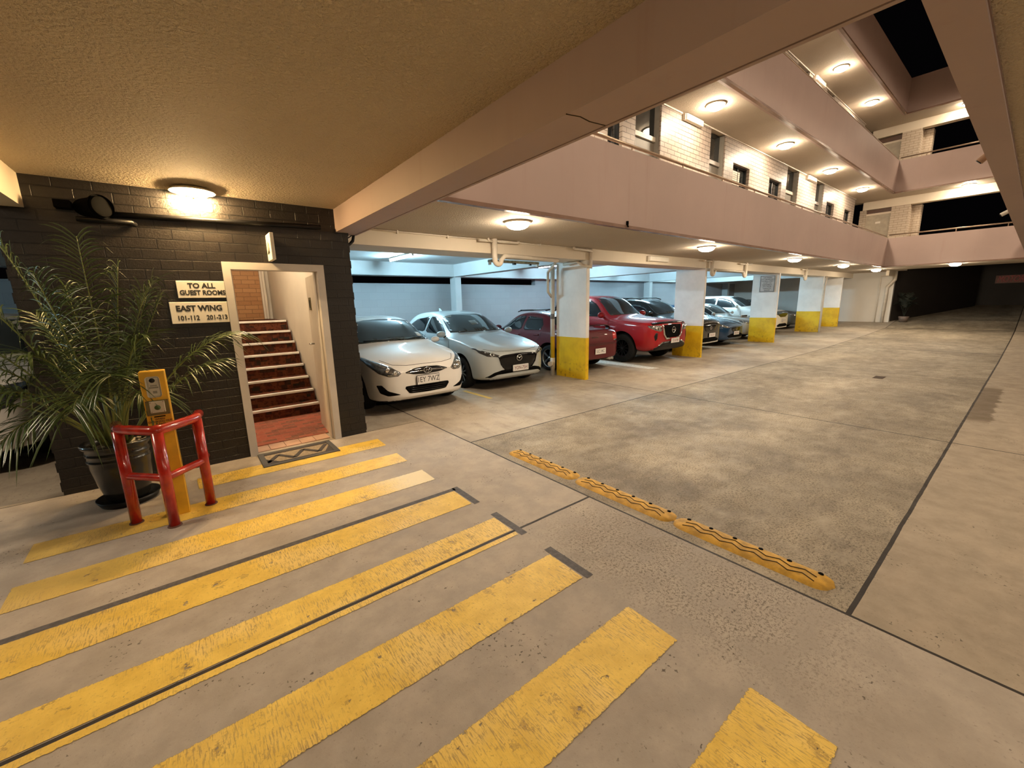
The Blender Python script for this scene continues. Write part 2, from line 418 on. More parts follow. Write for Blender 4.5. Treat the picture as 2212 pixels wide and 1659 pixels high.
def m_lobby():
    g = G('lobby_carpet_pattern'); P, Nn = g.pos(); M = g.M; x, y, z = g.xyz(P)
    b = g.n('ShaderNodeTexBrick'); g.put(b.inputs['Vector'], g.comb(x, y, 0)); b.inputs['Scale'].default_value = 1
    b.inputs['Brick Width'].default_value = 0.16; b.inputs['Row Height'].default_value = 0.075; b.inputs['Mortar Size'].default_value = 0.002; b.inputs['Bias'].default_value = -0.35
    g.put(b.inputs['Color1'], (0.40, 0.115, 0.075)); g.put(b.inputs['Color2'], (0.075, 0.08, 0.06)); g.put(b.inputs['Mortar'], (0.45, 0.17, 0.11))
    c = g.mix(M('MULTIPLY', g.ss(g.noise(P, 30, 3, stretch=(0.5, 2, 1)), 0.5, 0.62), 0.55), b.outputs['Color'], (0.42, 0.19, 0.12))
    return g.done(g.pbr(c, 0.95, 0, g.bump(g.noise(P, 300, 2), 0.3, 0.003), spec=0.1))
LOBBY = m_lobby()
GLASS = m_glass()
RED = PM('red_gloss_paint', (0.42, 0.022, 0.012), 0.22, var=0.25, vs=12, coat=0.6)
YPOST = PM('yellow_post_paint', (0.72, 0.40, 0.025), 0.4, var=0.12, vs=8)
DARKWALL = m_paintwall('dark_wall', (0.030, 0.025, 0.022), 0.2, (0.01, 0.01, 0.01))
FRAMEGREY = PM('grey_frame_paint', (0.52, 0.49, 0.46), 0.45, var=0.06)
DOORWHITE = PM('white_door_paint', (0.74, 0.68, 0.58), 0.5, var=0.05)
PVC = PM('white_pipe_paint', (0.70, 0.64, 0.55), 0.42, var=0.1)
CHROME = PM('chrome', (0.75, 0.75, 0.75), 0.12, 1.0, var=0.03)
STEEL = PM('brushed_steel', (0.55, 0.53, 0.5), 0.35, 1.0, var=0.1, vs=20)
RAILM = PM('bronze_handrail', (0.42, 0.32, 0.24), 0.3, 0.7, var=0.1)
BLACKP = PM('black_plastic', (0.008, 0.008, 0.009), 0.4, var=0.2, spec=0.3)
MATTEBLACK = PM('matt_black', (0.004, 0.004, 0.004), 0.9, var=0.2, spec=0.05)
RUBBER = PM('tyre_rubber', (0.010, 0.010, 0.010), 0.8, var=0.2, bump=0.15, bs=90, spec=0.2)
SIGNW = PM('white_sign_board', (0.72, 0.68, 0.60), 0.45, var=0.04)
SIGNK = PM('sign_lettering', (0.020, 0.020, 0.018), 0.5, var=0.1)
POTM = PM('glazed_black_pot', (0.020, 0.020, 0.018), 0.22, var=0.3, vs=10, coat=0.4)
PEBBLE = PM('pale_pebbles', (0.52, 0.45, 0.34), 0.7, var=0.3, vs=20)
LEAF = m_leaf()
STALK = PM('palm_stalk', (0.17, 0.20, 0.05), 0.45, var=0.25)
HUMP = PM('ochre_rubber', (0.52, 0.29, 0.025), 0.62, var=0.3, vs=16, bump=0.3, bs=120)
GROOVE = PM('dark_groove', (0.04, 0.022, 0.008), 0.9)
DIFF = EM('warm_lamp_glow', WARM, DOME_L)
TUBE = EM('cool_tube_glow', COOL, TUBE_L)
BULB = EM('bare_bulb_glow', (1.0, 0.66, 0.30), BULB_L)
LAMPBASE = PM('lamp_base', (0.7, 0.62, 0.5), 0.4)
CLEAR = m_clear('clear_lamp_glass')
REDSIGN = EM('dim_red_sign', (0.75, 0.16, 0.12), 0.055)
HEADLAMP = PM('headlamp_lens', (0.30, 0.31, 0.32), 0.06, 0.75, var=0.6, vs=22, coat=1.0)
LAMPDARK = PM('smoked_lens', (0.035, 0.034, 0.034), 0.06, 0.2, var=0.5, vs=18, coat=1.0)
TAIL = PM('red_lens', (0.35, 0.012, 0.012), 0.08, var=0.2, coat=1.0)
PLATEW = PM('plate_white', (0.72, 0.70, 0.68), 0.4, var=0.03)
PLATEK = PM('plate_black', (0.015, 0.015, 0.017), 0.4, var=0.03)
PLATER = PM('plate_maroon', (0.16, 0.02, 0.03), 0.4, var=0.03)
ALLOY = PM('alloy_wheel', (0.50, 0.51, 0.53), 0.25, 0.9, var=0.1)
DARKALLOY = PM('black_alloy', (0.012, 0.012, 0.013), 0.3, 0.2, var=0.1, spec=0.3)
TERRA = PM('terracotta_tile', (0.52, 0.32, 0.22), 0.55, var=0.12)
BRASS = PM('greenish_metal_plate', (0.17, 0.14, 0.05), 0.45, 0.2, var=0.15)
GREENBTN = PM('green_button', (0.05, 0.10, 0.02), 0.4)
# ------------------------------------------------------------------ setting
def struct(name, mb, mats, label=None, loc=None, **kw):
    o = mb.build(name, mats, loc=loc, **kw); o['kind'] = 'structure'
    if label: o['label'] = label
    return o

# floor: flat court, rising gently to the street ramp at the far end
m = MB(); xs = [-9, -4, 0, 4, 8, 12, 15, 17, 19, 20.7, 22.4, 24.1, 25, 26, 28, 30, 32, 36, 42]; ys = [-7, -3, 0, 3, 6, 9, 11.4]
vv = [[m.b.verts.new((x, y, fz(x))) for y in ys] for x in xs]
for i in range(len(xs)-1):
    for j in range(len(ys)-1): m.b.faces.new((vv[i][j], vv[i+1][j], vv[i+1][j+1], vv[i][j+1]))
struct('floor', m, FLOOR, 'stained concrete floor of the car park and court')

# ceilings
struct('ceiling_corridor', MB().box(1.835, 24.3, -7, 0.228, 2.525, 3.0), STUCCO)
m = MB(); m.box(-9, 1.55, -7, 5.277, 2.754, 3.0)
struct('ceiling', m, STUCCO, 'rough textured ceiling over the entrance')
m = MB(); m.box(1.69, 25.6, 3.83, 5.73, 2.664, 2.84)
m.box(21.02, 24.3, 0.345, 3.83, 2.664, 2.84)
struct('ceiling_gallery_underside', m, SOFFIT)
m = MB(); m.box(1.69, 25.6, 5.73, 11.4, 2.785, 2.95); m.box(-9, -1.07, 5.277, 11.4, 2.785, 2.95); m.box(-1.07, 1.69, 5.39, 11.4, 3.9, 4.0)
struct('ceiling_garage', m, WHITECEIL)

# entrance beam with the grooved outer edge and a hairline crack
m = MB(); m.box(1.55, 1.80, -7, 5.42, 2.50, 2.80); m.box(1.80, 1.812, -7, 5.42, 2.506, 2.80); m.box(1.812, 1.835, -7, 5.42, 2.50, 3.75)
struct('beam_entrance', m, PINK, 'pink painted beam spanning the court entrance')
m = MB(); m.tube([(1.545, 1.505, 2.4995), (1.62, 1.485, 2.4995), (1.70, 1.495, 2.4995), (1.80, 1.48, 2.4995)], 0.003, 5)
struct('trim_beam_crack', m, GROOVE)
m = MB(); m.box(1.835, 24.3, 0.226, 0.345, 2.50, 3.7)
struct('beam_right', m, PINK, 'pink edge beam along the right of the court')
m = MB(); m.box(1.84, 24.3, 0.222, 0.232, 2.515, 2.53)
struct('trim_right_cornice', m, PINKTRIM)
m = MB(); m.box(-1.22, -0.895, -7, 5.276, 2.49, 2.754)
struct('beam_left', m, CREAM)

# brick stair block
m = MB(); m.box(-1.07, 0.395, 5.277, 5.39, 0, 2.754); m.box(1.355, 1.69, 5.277, 5.39, 0, 2.754); m.box(0.395, 1.355, 5.277, 5.39, 2.10, 2.754)
m.box(-1.07, -0.95, 5.39, 11.2, 0, 2.79); m.box(1.57, 1.69, 5.39, 11.2, 0, 2.79)
for k in range(14):       # alternate courses stand a little proud at the right-hand corner
    z = 0.035+0.187*k; m.box(1.69, 1.699, 5.279, 5.39, z, z+0.088)
    m.box(-1.079, -1.07, 5.279, 5.39, z, z+0.088)
struct('wall_front', m, BLACKBRICK, 'black painted brick wall around the stair door')
PLASTER = PM('stairwell_plaster', (0.74, 0.68, 0.58), 0.7, var=0.06, vs=1.5)
for nm, bx in (('right', (1.53, 1.57, 5.39, 10.6, 0, 3.9)), ('left', (0.255, 0.295, 5.39, 10.6, 0, 3.9)), ('above_door', (0.30, 1.53, 5.39, 5.43, 2.12, 3.9)), ('corner', (1.43, 1.53, 10.25, 10.6, 0, 3.9))):
    struct('wall_stairwell_'+nm, MB().box(*bx), PLASTER)
m = MB(); m.box(0.30, 1.36, 10.22, 10.4, 1.2, 3.9)
struct('wall_stairwell_back', m, TANBRICK)
m = MB(); m.box(1.36, 1.43, 10.14, 10.4, 1.42, 3.9); m.lathe([(0.03, 1.42), (0.03, 3.9)], (1.42, 10.10, 0), 14)
struct('trim_stairwell_post', m, DOORWHITE)
m = MB(); m.box(0.26, 1.57, 5.4, 10.6, 3.85, 3.9); struct('ceiling_stairwell', m, WHITECEIL)

# car park: back wall with an open slot under the back beam
m = MB(); m.box(-9, 26, 11.2, 11.4, 0, 2.24); m.box(9.96, 26, 11.2, 11.4, 2.24, 2.785)
struct('wall_back', m, BLOCK, 'white painted block wall at the back of the parking bays')
m = MB(); m.box(-9, -1.07, 10.9, 11.4, 2.44, 2.785); m.box(1.69, 25.6, 10.9, 11.4, 2.44, 2.785)
struct('beam_back', m, WHITECEIL)
m = MB(); m.box(1.69, 25.6, 5.73, 6.38, 2.445, 2.664); m.box(1.69, 25.6, 6.0, 6.38, 2.664, 2.79); m.box(-9, -1.07, 5.73, 6.38, 2.445, 2.79)
struct('beam_front', m, CREAM, 'cream beam carried by the yellow based pillars')
PX = [6.49, 11.30, 16.52, 21.32, 24.05]
m = MB()
for x in PX[:4]: m.box(x-0.02, x+0.27, 6.38, 10.9, 2.44, 2.785)
m.box(-3.9, -3.6, 6.38, 10.9, 2.44, 2.785)
struct('beam_cross', m, WHITECEIL)
m = MB()
for x in PX: m.box(x+0.02, x+0.22, 10.9, 11.2, 0, 2.44)
struct('pillar_rear', m, WHITECEIL)
lab = ['nearest, beside the dark red sedan', 'second from the entrance, beside the red pickup', 'carrying a notice board on its white face',
       'fourth, just past the white sport utility car', 'farthest, next to the plain white end wall']
for i, x in enumerate(PX):
    wd = 0.085 if i else 0.10
    m = MB(); m.rbox(x, x+wd, 5.734, 6.60 if i < 4 else 6.45, -0.02, 2.50-fz(x), 0.006, 1)
    o = m.build('pillar', PILLAR, loc=(x, 5.734, 0)); o.location.z = fz(x)
    tag(o, 'white blade pillar with yellow base, '+lab[i], 'pillar', 'yellow based pillars', 'structure')
m = MB(); m.box(25.6, 25.8, 4.2, 11.2, 0, 2.664)
struct('wall_end', m, WHITEWALL, 'plain white wall closing the parking row')
m = MB(); m.box(24.3, 25.6, 4.2, 4.3, 2.44, 2.664); struct('trim_end_edge', m, CREAM)
# dark walls beside the ramp to the street
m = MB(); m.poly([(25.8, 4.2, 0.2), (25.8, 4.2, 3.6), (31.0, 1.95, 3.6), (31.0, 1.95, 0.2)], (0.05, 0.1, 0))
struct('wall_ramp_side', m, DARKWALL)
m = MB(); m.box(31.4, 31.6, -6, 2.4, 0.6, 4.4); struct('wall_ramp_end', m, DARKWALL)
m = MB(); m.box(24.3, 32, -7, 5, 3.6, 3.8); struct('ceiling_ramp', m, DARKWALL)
m = MB(); m.box(31.34, 31.4, -1.0, 1.45, 2.05, 2.42)
mo = tag(m.build('wall_sign', PM('sign_backing', (0.30, 0.17, 0.14), 0.6)), 'dim red lettered sign on the far dark wall past the ramp', 'sign')
text('lettering', 'MOTOR INN', 0.42, REDSIGN, face_mtx((31.335, 1.40, 2.23), (-1, 0, 0)), mo, 0.01, 'LEFT', 0.55, 0.3)

# galleries
m = MB(); m.box(1.835, 21.12, 3.81, 3.93, 2.664, 3.685); m.box(21.0, 21.12, 0.345, 3.81, 2.664, 3.685)
struct('wall_parapet_lower', m, PINK, 'pink solid balustrade of the lower gallery')
m = MB(); m.box(1.835, 21.10, 3.81, 3.93, 5.268, 6.35); m.box(21.0, 21.10, -3, 3.81, 5.268, 6.35)
struct('wall_parapet_upper', m, PINK, 'pink solid balustrade of the upper gallery')
m = MB(); m.box(1.835, 21.10, 3.81, 3.93, 7.88, 9.0); m.box(21.0, 21.10, -3, 3.81, 7.88, 9.0)
struct('wall_parapet_roof', m, PINK, 'pink roof edge band above the upper gallery')
m = MB()
for z in (2.664, 5.268, 7.88): m.box(1.835, 21.06, 3.795, 3.86, z-0.022, z+0.02); 
for z in (2.664, 5.268, 7.88): m.box(20.985, 21.06, -3 if z > 3 else 0.345, 3.795, z-0.022, z+0.02)
struct('trim_parapet_drip', m, PINKTRIM)
for z, nm in ((5.268, 'lower'), (7.88, 'upper')):
    struct('ceiling_gallery_'+nm, MB().box(1.835, 22.4, 3.93, 5.6, z, z+0.165), SOFFIT)
    struct('ceiling_gallery_end_'+nm, MB().box(21.10, 22.4, -3, 3.93, z, z+0.165), SOFFIT)
m = MB(); m.box(1.835, 22.4, 3.93, 5.6, 2.84, 2.87); m.box(21.12, 22.4, -3, 3.93, 2.84, 2.87)
struct('floor_gallery', m, CREAM)
m = MB()
for z in (5.268, 7.88): m.box(22.1, 22.4, -3, 4.92, z-0.30, z)
struct('beam_gallery_end', m, CREAM)

# the galleries across the court and over the entrance, unseen but lit
for z in (5.268, 7.88):
    struct('ceiling_opposite', MB().box(1.835, 24, -1.2, 0.226, z, z+0.16), SOFFIT); struct('ceiling_over_entrance', MB().box(-0.3, 1.715, -1.2, 5.6, z, z+0.16), SOFFIT)
    struct('wall_parapet_opposite', MB().box(1.835, 24, 0.226, 0.345, z, z+1.08), PINK); struct('wall_parapet_entrance', MB().box(1.715, 1.835, -1.2, 5.6, z, z+1.08), PINK)
struct('wall_rooms_opposite', MB().box(1.0, 24, -1.3, -1.2, 3.0, 8.0), CREAMBRICK); struct('wall_rooms_entrance', MB().box(-0.4, -0.3, -1.3, 5.6, 3.0, 8.0), CREAMBRICK)

# gallery room fronts: brick piers, recessed doors, windows.  (x0, x1) pieces per storey
PIERS = [(1.9, 3.4), (4.2, 6.05), (6.45, 6.82), (7.62, 9.53), (10.22, 10.66), (11.55, 12.78), (13.62, 13.97), (14.86, 16.45), (17.2, 17.62), (18.42, 19.70), (20.48, 20.90)]
WINS = [(6.05, 6.45), (10.66, 11.55), (12.78, 13.62), (17.62, 18.42), (19.70, 20.48)]
DOORS = [(3.4, 4.2), (6.82, 7.62), (9.53, 10.22), (13.97, 14.86), (16.45, 17.2)]
for zf, zc, nm in ((2.87, 5.268, 'lower'), (5.43, 7.88, 'upper')):
    m = MB()
    for a, b in PIERS: m.box(a, b, 4.92, 5.30, zf, zc)
    for a, b in WINS: m.box(a, b, 4.92, 5.30, zc-0.50, zc); m.box(a, b, 4.92, 5.30, zf, zf+0.9)
    m.box(1.9, 20.9, 5.34, 5.6, zf, zc)
    struct('wall_gallery_'+nm, m, CREAMBRICK, 'cream glazed brick room fronts of the %s gallery' % nm)
    for i, (a, b) in enumerate(WINS):
        t = thing('window_%d' % (i+1 if nm == 'lower' else i+6), 'dark framed window %s in the %s gallery brickwork' % (('beside the first pier', 'with a part-drawn blind', 'with a lamp reflection', 'fourth along', 'last before the corner')[i], nm), 'window', (a, 5.02, zf+0.9), kind='structure')
        h = zc-0.50-zf-0.9
        k = MB(); k.box(0, b-a, -0.03, 0.03, 0, 0.04); k.box(0, b-a, -0.03, 0.03, h-0.04, h); k.box(0, 0.04, -0.03, 0.03, 0, h); k.box(b-a-0.04, b-a, -0.03, 0.03, 0, h); k.box((b-a)*0.5-0.015, (b-a)*0.5+0.015, -0.02, 0.02, 0, h)
        k.build('frame', BLACKP, t)
        k = MB(); k.box(0.02, b-a-0.02, 0.005, 0.012, 0.02, h-0.02); k.build('pane', GLASS, t)
        if i == 1 and nm == 'lower':
            k = MB()
            for q in range(7): k.box(0.05, (b-a)*0.62, -0.02, -0.012, h-0.16-q*0.045, h-0.122-q*0.045)
            k.build('blind', SIGNW, t)
    for i, (a, b) in enumerate(DOORS):
        t = thing('door_%d' % (i+2 if nm == 'lower' else i+7), 'grey recessed room door under a fanlight, %s on the %s gallery' % (('hidden by the beam', 'bearing a white notice', 'past the wide pier', 'fourth along', 'fifth along')[i], nm), 'door', (a, 5.07, zf), kind='structure')
        H = zc-zf; wd = b-a
        k = MB(); k.box(0.02, wd-0.02, -0.03, 0.01, 0, 1.72); k.build('leaf', PM('grey_door', (0.22, 0.205, 0.175), 0.5), t)
        k = MB(); k.box(0.0, 0.03, -0.12, 0.01, 0, H-0.005); k.box(wd-0.03, wd, -0.12, 0.01, 0, H-0.005); k.build('jamb', PM('grey_jamb', (0.25, 0.23, 0.20), 0.5), t)
        k = MB(); k.box(0.0, wd, -0.06, 0.01, 1.74, 1.82); k.build('transom_rail', SIGNW if i in (1, 3) else FRAMEGREY, t)
        k = MB(); k.box(0.02, wd-0.02, -0.02, 0.0, 1.82, H-0.02); k.build('fanlight', GLASS, t)
        k = MB(); k.lathe([(0.0, -0.09), (0.022, -0.085), (0.026, -0.06), (0.014, -0.03)], (wd-0.10, 0, 1.0), 12, 'Y'); k.build('knob', CHROME, t)
        if i == 1:
            k = MB(); k.box(0.06, 0.26, -0.04, -0.031, 1.12, 1.42); k.box(0.06, 0.26, -0.041, -0.031, 0.98, 1.10); pl = k.build('notice', SIGNW, t)
            if nm == 'lower': text('number', '104', 0.09, SIGNK, face_mtx((0.16, -0.042, 1.04), (0, -1, 0)), pl, 0.001)

# gallery end wall
m = MB()
for zf, zc in ((2.87, 5.268), (5.43, 7.88)):
    m.box(22.1, 22.4, 4.80, 5.0, zf, zc-0.30); m.box(22.1, 22.5, 3.50, 4.04, zf, zc-0.30); m.box(22.5, 22.8, 3.24, 4.9, zf, zc-0.30)
struct('wall_gallery_end', m, m_brick('corner_cream_brick', (0.50, 0.42, 0.33), (0.46, 0.38, 0.30), (0.24, 0.18, 0.12), 0.24, 0.0855, 0.006, 0.6, 0.35, 0.1), 'cream brick piers at the corner of the galleries')  # slightly lighter cream brick with paler mortar than the room fronts
for zf, nm, nn in ((2.87, 'lower', 12), (5.43, 'upper', 13)):
    t = thing('door_%d' % nn, 'service door with timber overpanel at the corner of the %s gallery' % nm, 'door', (22.2, 4.04, zf), kind='structure')
    k = MB(); k.box(0, 0.05, 0, 0.76, 0, 1.88); lf = k.build('leaf', PM('beige_door', (0.40, 0.35, 0.27), 0.5), t)
    k = MB(); k.box(-0.02, 0.05, 0, 0.76, 1.88, 1.95); k.build('transom_rail', CREAM, t)
    k = MB(); k.box(0.0, 0.05, 0, 0.76, 1.95, 2.12); k.build('overpanel', PM('brown_timber', (0.085, 0.035, 0.015), 0.5), t)
    k = MB(); k.box(-0.006, 0, 0.30, 0.45, 1.55, 1.62); k.build('door_plate', SIGNW, t)

# handrails on the balustrades
def handrail(name, label, pts, z0, z1, n, horizontal_x=True):
    t = thing('handrail', label, 'handrail', (pts[0][0], pts[0][1], z0), group='gallery handrails')
    a = Vector((pts[0][0], pts[0][1], z0)); L = [Vector(p) - a for p in pts]
    MB().tube(L, 0.022, 10).build('rail', RAILM, t)
    A, B = L[0], L[-1]
    for i in range(n):
        p = A.lerp(B, (i+0.5)/n); MB().tube([(p.x, p.y, -0.01), (p.x, p.y, z1-z0)], 0.012, 8).build('post', RAILM, t)
handrail('h', 'bronze handrail along the lower left balustrade', [(1.9, 3.87, 3.765), (20.95, 3.87, 3.765)], 3.685, 3.765, 14)
handrail('h', 'bronze handrail along the upper left balustrade', [(1.9, 3.87, 6.43), (20.95, 3.87, 6.43)], 6.35, 6.43, 14)
handrail('h', 'twin bar handrail on the lower end balustrade over the ramp', [(21.06, 3.80, 3.80), (21.06, 0.36, 3.80)], 3.685, 3.80, 3)
m = bpy.data.objects['handrail.002']; MB().tube([(0, 0, -0.055), (0, -3.44, -0.055)], 0.016, 8).build('rail', RAILM, m)
handrail('h', 'bronze handrail on the upper end balustrade', [(21.06, 3.80, 6.45), (21.06, -2.9, 6.45)], 6.35, 6.45, 5)

# ------------------------------------------------------------------ stair doorway
t = thing('door_1', 'white open stair door in a grey steel frame', 'door', (0.384, 5.277, 0), kind='structure')
k = MB(); k.box(0, 0.069, -0.035, 0.115, 0, 2.115); k.box(0.906, 0.982, -0.035, 0.115, 0, 2.115); k.box(0.069, 0.906, -0.035, 0.115, 2.041, 2.115)
k.box(0.069, 0.083, 0.05, 0.115, 0, 2.041); k.box(0.892, 0.906, 0.05, 0.115, 0, 2.041)
k.build('frame', FRAMEGREY, t)
k = MB(); a = Vector((0.895, 0.06, 0)); d = Vector((0.07, 0.81, 0)).normalized(); n = Vector((d.y, -d.x, 0))
k.poly([a, a+d*0.80, a+d*0.80+n*0.036, a+n*0.036], (0, 0, 2.02)); 
lf = k.build('leaf', DOORWHITE, t)
c = a+d*0.60
k = MB(); k.tube([c+Vector((0, 0, 1.16)), c+Vector((-0.055, 0, 1.16)), c+Vector((-0.06, -0.10, 1.16))], 0.010, 8); k.build('handle', CHROME, lf)
k = MB(); c2 = a+d*0.55; k.box(c2.x-0.012, c2.x+0.002, c2.y-0.045, c2.y+0.045, 1.60, 1.76); k.build('lock_plate', BRASS, lf)
k = MB(); c2 = a+d*0.55; k.box(c2.x-0.016, c2.x-0.012, c2.y-0.018, c2.y+0.018, 1.63, 1.73); k.build('lock_label', SIGNK, lf)

st = thing('staircase', 'carpeted staircase with white nosings climbing behind the open door', 'stairs', (0.30, 6.85, 0))
k = MB()
for i in range(8):
    y = 0.261*i; k.box(0, 1.21, y, 2.2, -0.0 if i == 0 else 0.165+0.178*(i-1), 0.165+0.178*i)
k.box(0, 1.215, 0.261*7+0.2, 3.35, 1.30, 1.411)
k.build('treads', CARPET, st)
for i in range(8):
    y = 0.261*i; k = MB(); k.rbox(0, 1.20, y-0.020, y+0.040, 0.138+0.178*i, 0.173+0.178*i, 0.004, 1); k.build('nosing', PM('white_nosing', (0.86, 0.84, 0.78), 0.45) if i == 0 else bpy.data.materials['white_nosing'], st)
k = MB(); k.box(0.30, 1.52, 5.60, 6.85, 0.0, 0.012)
tag(k.build('lobby_carpet', LOBBY), 'red patterned lobby carpet at the foot of the stairs', 'carpet')
k = MB()
for i in range(4): k.box(0.60+0.165*i, 0.76+0.165*i, 5.36, 5.58, 0.0, 0.011)
k.box(0.453, 0.595, 5.36, 5.58, 0, 0.008)
tag(k.build('threshold_tile', TERRA), 'pinkish tiles forming the threshold of the stair door', 'tiles', kind='stuff')
# ------------------------------------------------------------------ floor markings
SY = [(4.60, 4.91), (3.96, 4.265), (3.335, 3.635), (2.70, 3.005), (2.09, 2.395), (1.475, 1.775), (0.865, 1.16), (0.23, 0.54)]
SX0 = [-0.10, -1.06, -1.03, -1.02, -1.02, -1.02, -1.0, -1.0]
slab = ['passing under the door mat', 'running behind the red guard rail', 'with a bleached right end', 'edged by dark grey masking bands', 'split lengthwise by the black floor joint',
        'with ribbed wear, sixth out from the brick wall', 'with a ghost edge, seventh out from the brick wall', 'eighth and farthest out from the brick wall']
for i, (y0, y1) in enumerate(SY):
    x1 = 1.67 if i else 1.69
    m = MB()
    for (q0, q1) in (((y0, 2.135), (2.166, y1)) if i == 4 else ((y0, y1),)):
        m.poly([(SX0[i], q0, 0.0025), (x1, q0, 0.0025), (x1+0.01, q1, 0.0025), (SX0[i]-0.01, q1, 0.0025)])
    o = m.build('crossing_stripe', YLINE, loc=((SX0[i]+x1)/2, (y0+y1)/2, 0.0))
    tag(o, 'worn yellow crossing stripe on concrete, '+slab[i], 'floor marking', 'yellow crossing stripes')
    if i in (3, 4, 5):
        k = MB(); cx, cy = (SX0[i]+x1)/2, (y0+y1)/2
        xe = x1-cx+0.015
        k.poly([(xe, y0-cy-0.02, 0.0012), (xe+0.055, y0-cy-0.02, 0.0012), (xe+0.06, y1-cy+0.06, 0.0012), (xe, y1-cy+0.06, 0.0012)])
        if i == 3: k.poly([(SX0[i]-cx, y1-cy+0.004, 0.0012), (xe+0.02, y1-cy+0.004, 0.0012), (xe+0.02, y1-cy+0.055, 0.0012), (SX0[i]-cx, y1-cy+0.055, 0.0012)])
        k.build('dark_border', DARKBAND, o)
YTHIN = m_paint_line = None
g = G('thin_bay_paint'); 
YTHIN = g.done(g.pbr(g.mix(g.ss(g.noise(g.obj(), 30, 4), 0.4, 0.6), (0.62, 0.40, 0.06), (0.5, 0.36, 0.12)), 0.6))
m = MB(); m.poly([(3.99, 5.72, 0.0025), (4.07, 5.72, 0.0025), (4.07, 6.62, 0.0025), (3.99, 6.62, 0.0025)])
tag(m.build('bay_line', YTHIN, loc=(4.03, 6.1, 0)), 'short yellow bay line between the white and silver hatchbacks', 'floor marking')
m = MB(); m.poly([(8.62, 5.60, 0.0025), (8.90, 5.50, 0.0025), (9.05, 7.9, 0.0025), (8.6, 7.9, 0.0025)])
tag(m.build('bay_line', PM('pale_bay_paint', (0.62, 0.62, 0.58), 0.7, var=0.25, vs=20), loc=(8.8, 6.6, 0)), 'pale painted bay strip between the red sedan and red pickup', 'floor marking')

# ------------------------------------------------------------------ speed humps
def hump_mesh():
    L, W, H = 0.985, 0.190, 0.022
    m = MB(); nx, ny = 44, 10; vv = []
    for i in range(nx+1):
        s = -L/2+L*i/nx; e = L/2-abs(s); hw = W/2*(sqrt(max(0, 1-max(0, 1-e/(W/2))**2))) if e < W/2 else W/2
        row = []
        for j in range(ny+1):
            q = -1+2*j/ny; hz = H*(1-abs(q)**4)*(min(1, e/0.09)**0.5 if e > 0 else 0)
            row.append(m.b.verts.new((q*max(hw, 0.002), s, hz)))
        vv.append(row)
    for i in range(nx):
        for j in range(ny): m.b.faces.new((vv[i][j], vv[i+1][j], vv[i+1][j+1], vv[i][j+1]))
    return m
root = None
hl = ['nearest the parked hatchbacks', 'in the middle of the row of three', 'nearest the long black edge joint']
for i, yc in enumerate((2.955, 1.965, 0.985)):
    if root is None:
        root = thing('speed_hump', '', 'speed hump', (2.695, yc, 0), 0, 'ochre rubber speed humps')
        hm = hump_mesh().build('body', HUMP, root, smooth=True)
        W, H, L = 0.190, 0.022, 0.985
        def top(x): return H*(1-abs(x/(W/2))**4)
        for nm, off in (('zigzag_groove', 0.008), ('zigzag_groove', -0.040)):
            pts = []; n = 12
            for q in range(n+1):
                s = -L/2+0.09+(L-0.18)*q/n; x = off+(0.015 if (q//1) % 2 else -0.015)
                pts.append((x, s, top(x)+0.0006))
            MB().tube(pts, 0.0036, 5).build(nm, GROOVE, root)
        for q in range(6):
            s = -L/2+0.085+(L-0.17)*q/5; x = 0.052; k = MB(); k.lathe([(0, 0.0025), (0.014, 0.0025), (0.016, -0.006)], (x, s, top(x)), 12); k.build('bolt_hole', MATTEBLACK, root)
        o = root
    else:
        o = copy_tree(root); o.location = (2.695, yc, 0)
    o['label'] = 'ochre zigzag speed hump on the concrete, '+hl[i]

# ------------------------------------------------------------------ floor drain
m = MB()
for i in range(7): m.box(10.64+0.05*i, 10.665+0.05*i, 1.70, 1.86, -0.01, 0.005)
tag(m.build('floor_drain', PM('rusty_grate', (0.07, 0.045, 0.03), 0.7, 0.3), loc=(10.86, 1.8, 0)), 'small slotted drain grate in the court floor', 'drain')

# ------------------------------------------------------------------ door mat
t = thing('door_mat', 'dark rubber door mat with a lattice of triangles by the stair door', 'mat', (0.83, 5.015, 0))
k = MB()
for (a, b, c, d) in ((-0.385, 0.385, -0.24, -0.19), (-0.385, 0.385, 0.20, 0.235), (-0.385, -0.33, -0.19, 0.20), (0.33, 0.385, -0.19, 0.20)): k.rbox(a, b, c, d, 0, 0.013, 0.004, 1)
k.build('rubber_rim', PM('grey_rubber', (0.06, 0.058, 0.056), 0.55, var=0.2), t)
k = MB(); k.box(-0.33, 0.33, -0.19, 0.20, 0, 0.006); k.build('coir_base', PM('tan_pile', (0.30, 0.235, 0.155), 0.95, var=0.3, vs=60, bump=0.4, bs=300), t)
k = MB(); zz = [(-0.33, -0.13), (-0.20, 0.09), (-0.07, -0.12), (0.06, 0.10), (0.19, -0.10), (0.31, 0.12)]
for (a, b), (c, d) in zip(zz, zz[1:]):
    e = Vector((c-a, d-b, 0)).normalized(); n = Vector((-e.y, e.x, 0))*0.022
    k.poly([(a+n.x, b+n.y, 0.006), (c+n.x, d+n.y, 0.006), (c-n.x, d-n.y, 0.006), (a-n.x, b-n.y, 0.006)], (0, 0, 0.005))
k.box(-0.33, 0.33, -0.19, -0.155, 0.006, 0.011); k.box(-0.33, 0.33, 0.15, 0.20, 0.006, 0.011)
k.poly([(-0.33, -0.155, 0.006), (-0.22, -0.155, 0.006), (-0.33, 0.0, 0.006)], (0, 0, 0.005)); k.poly([(0.33, -0.155, 0.006), (0.33, 0.05, 0.006), (0.24, -0.155, 0.006)], (0, 0, 0.005))
k.build('zigzag_tread', PM('dark_brown_rubber', (0.035, 0.028, 0.026), 0.7, var=0.2), t)

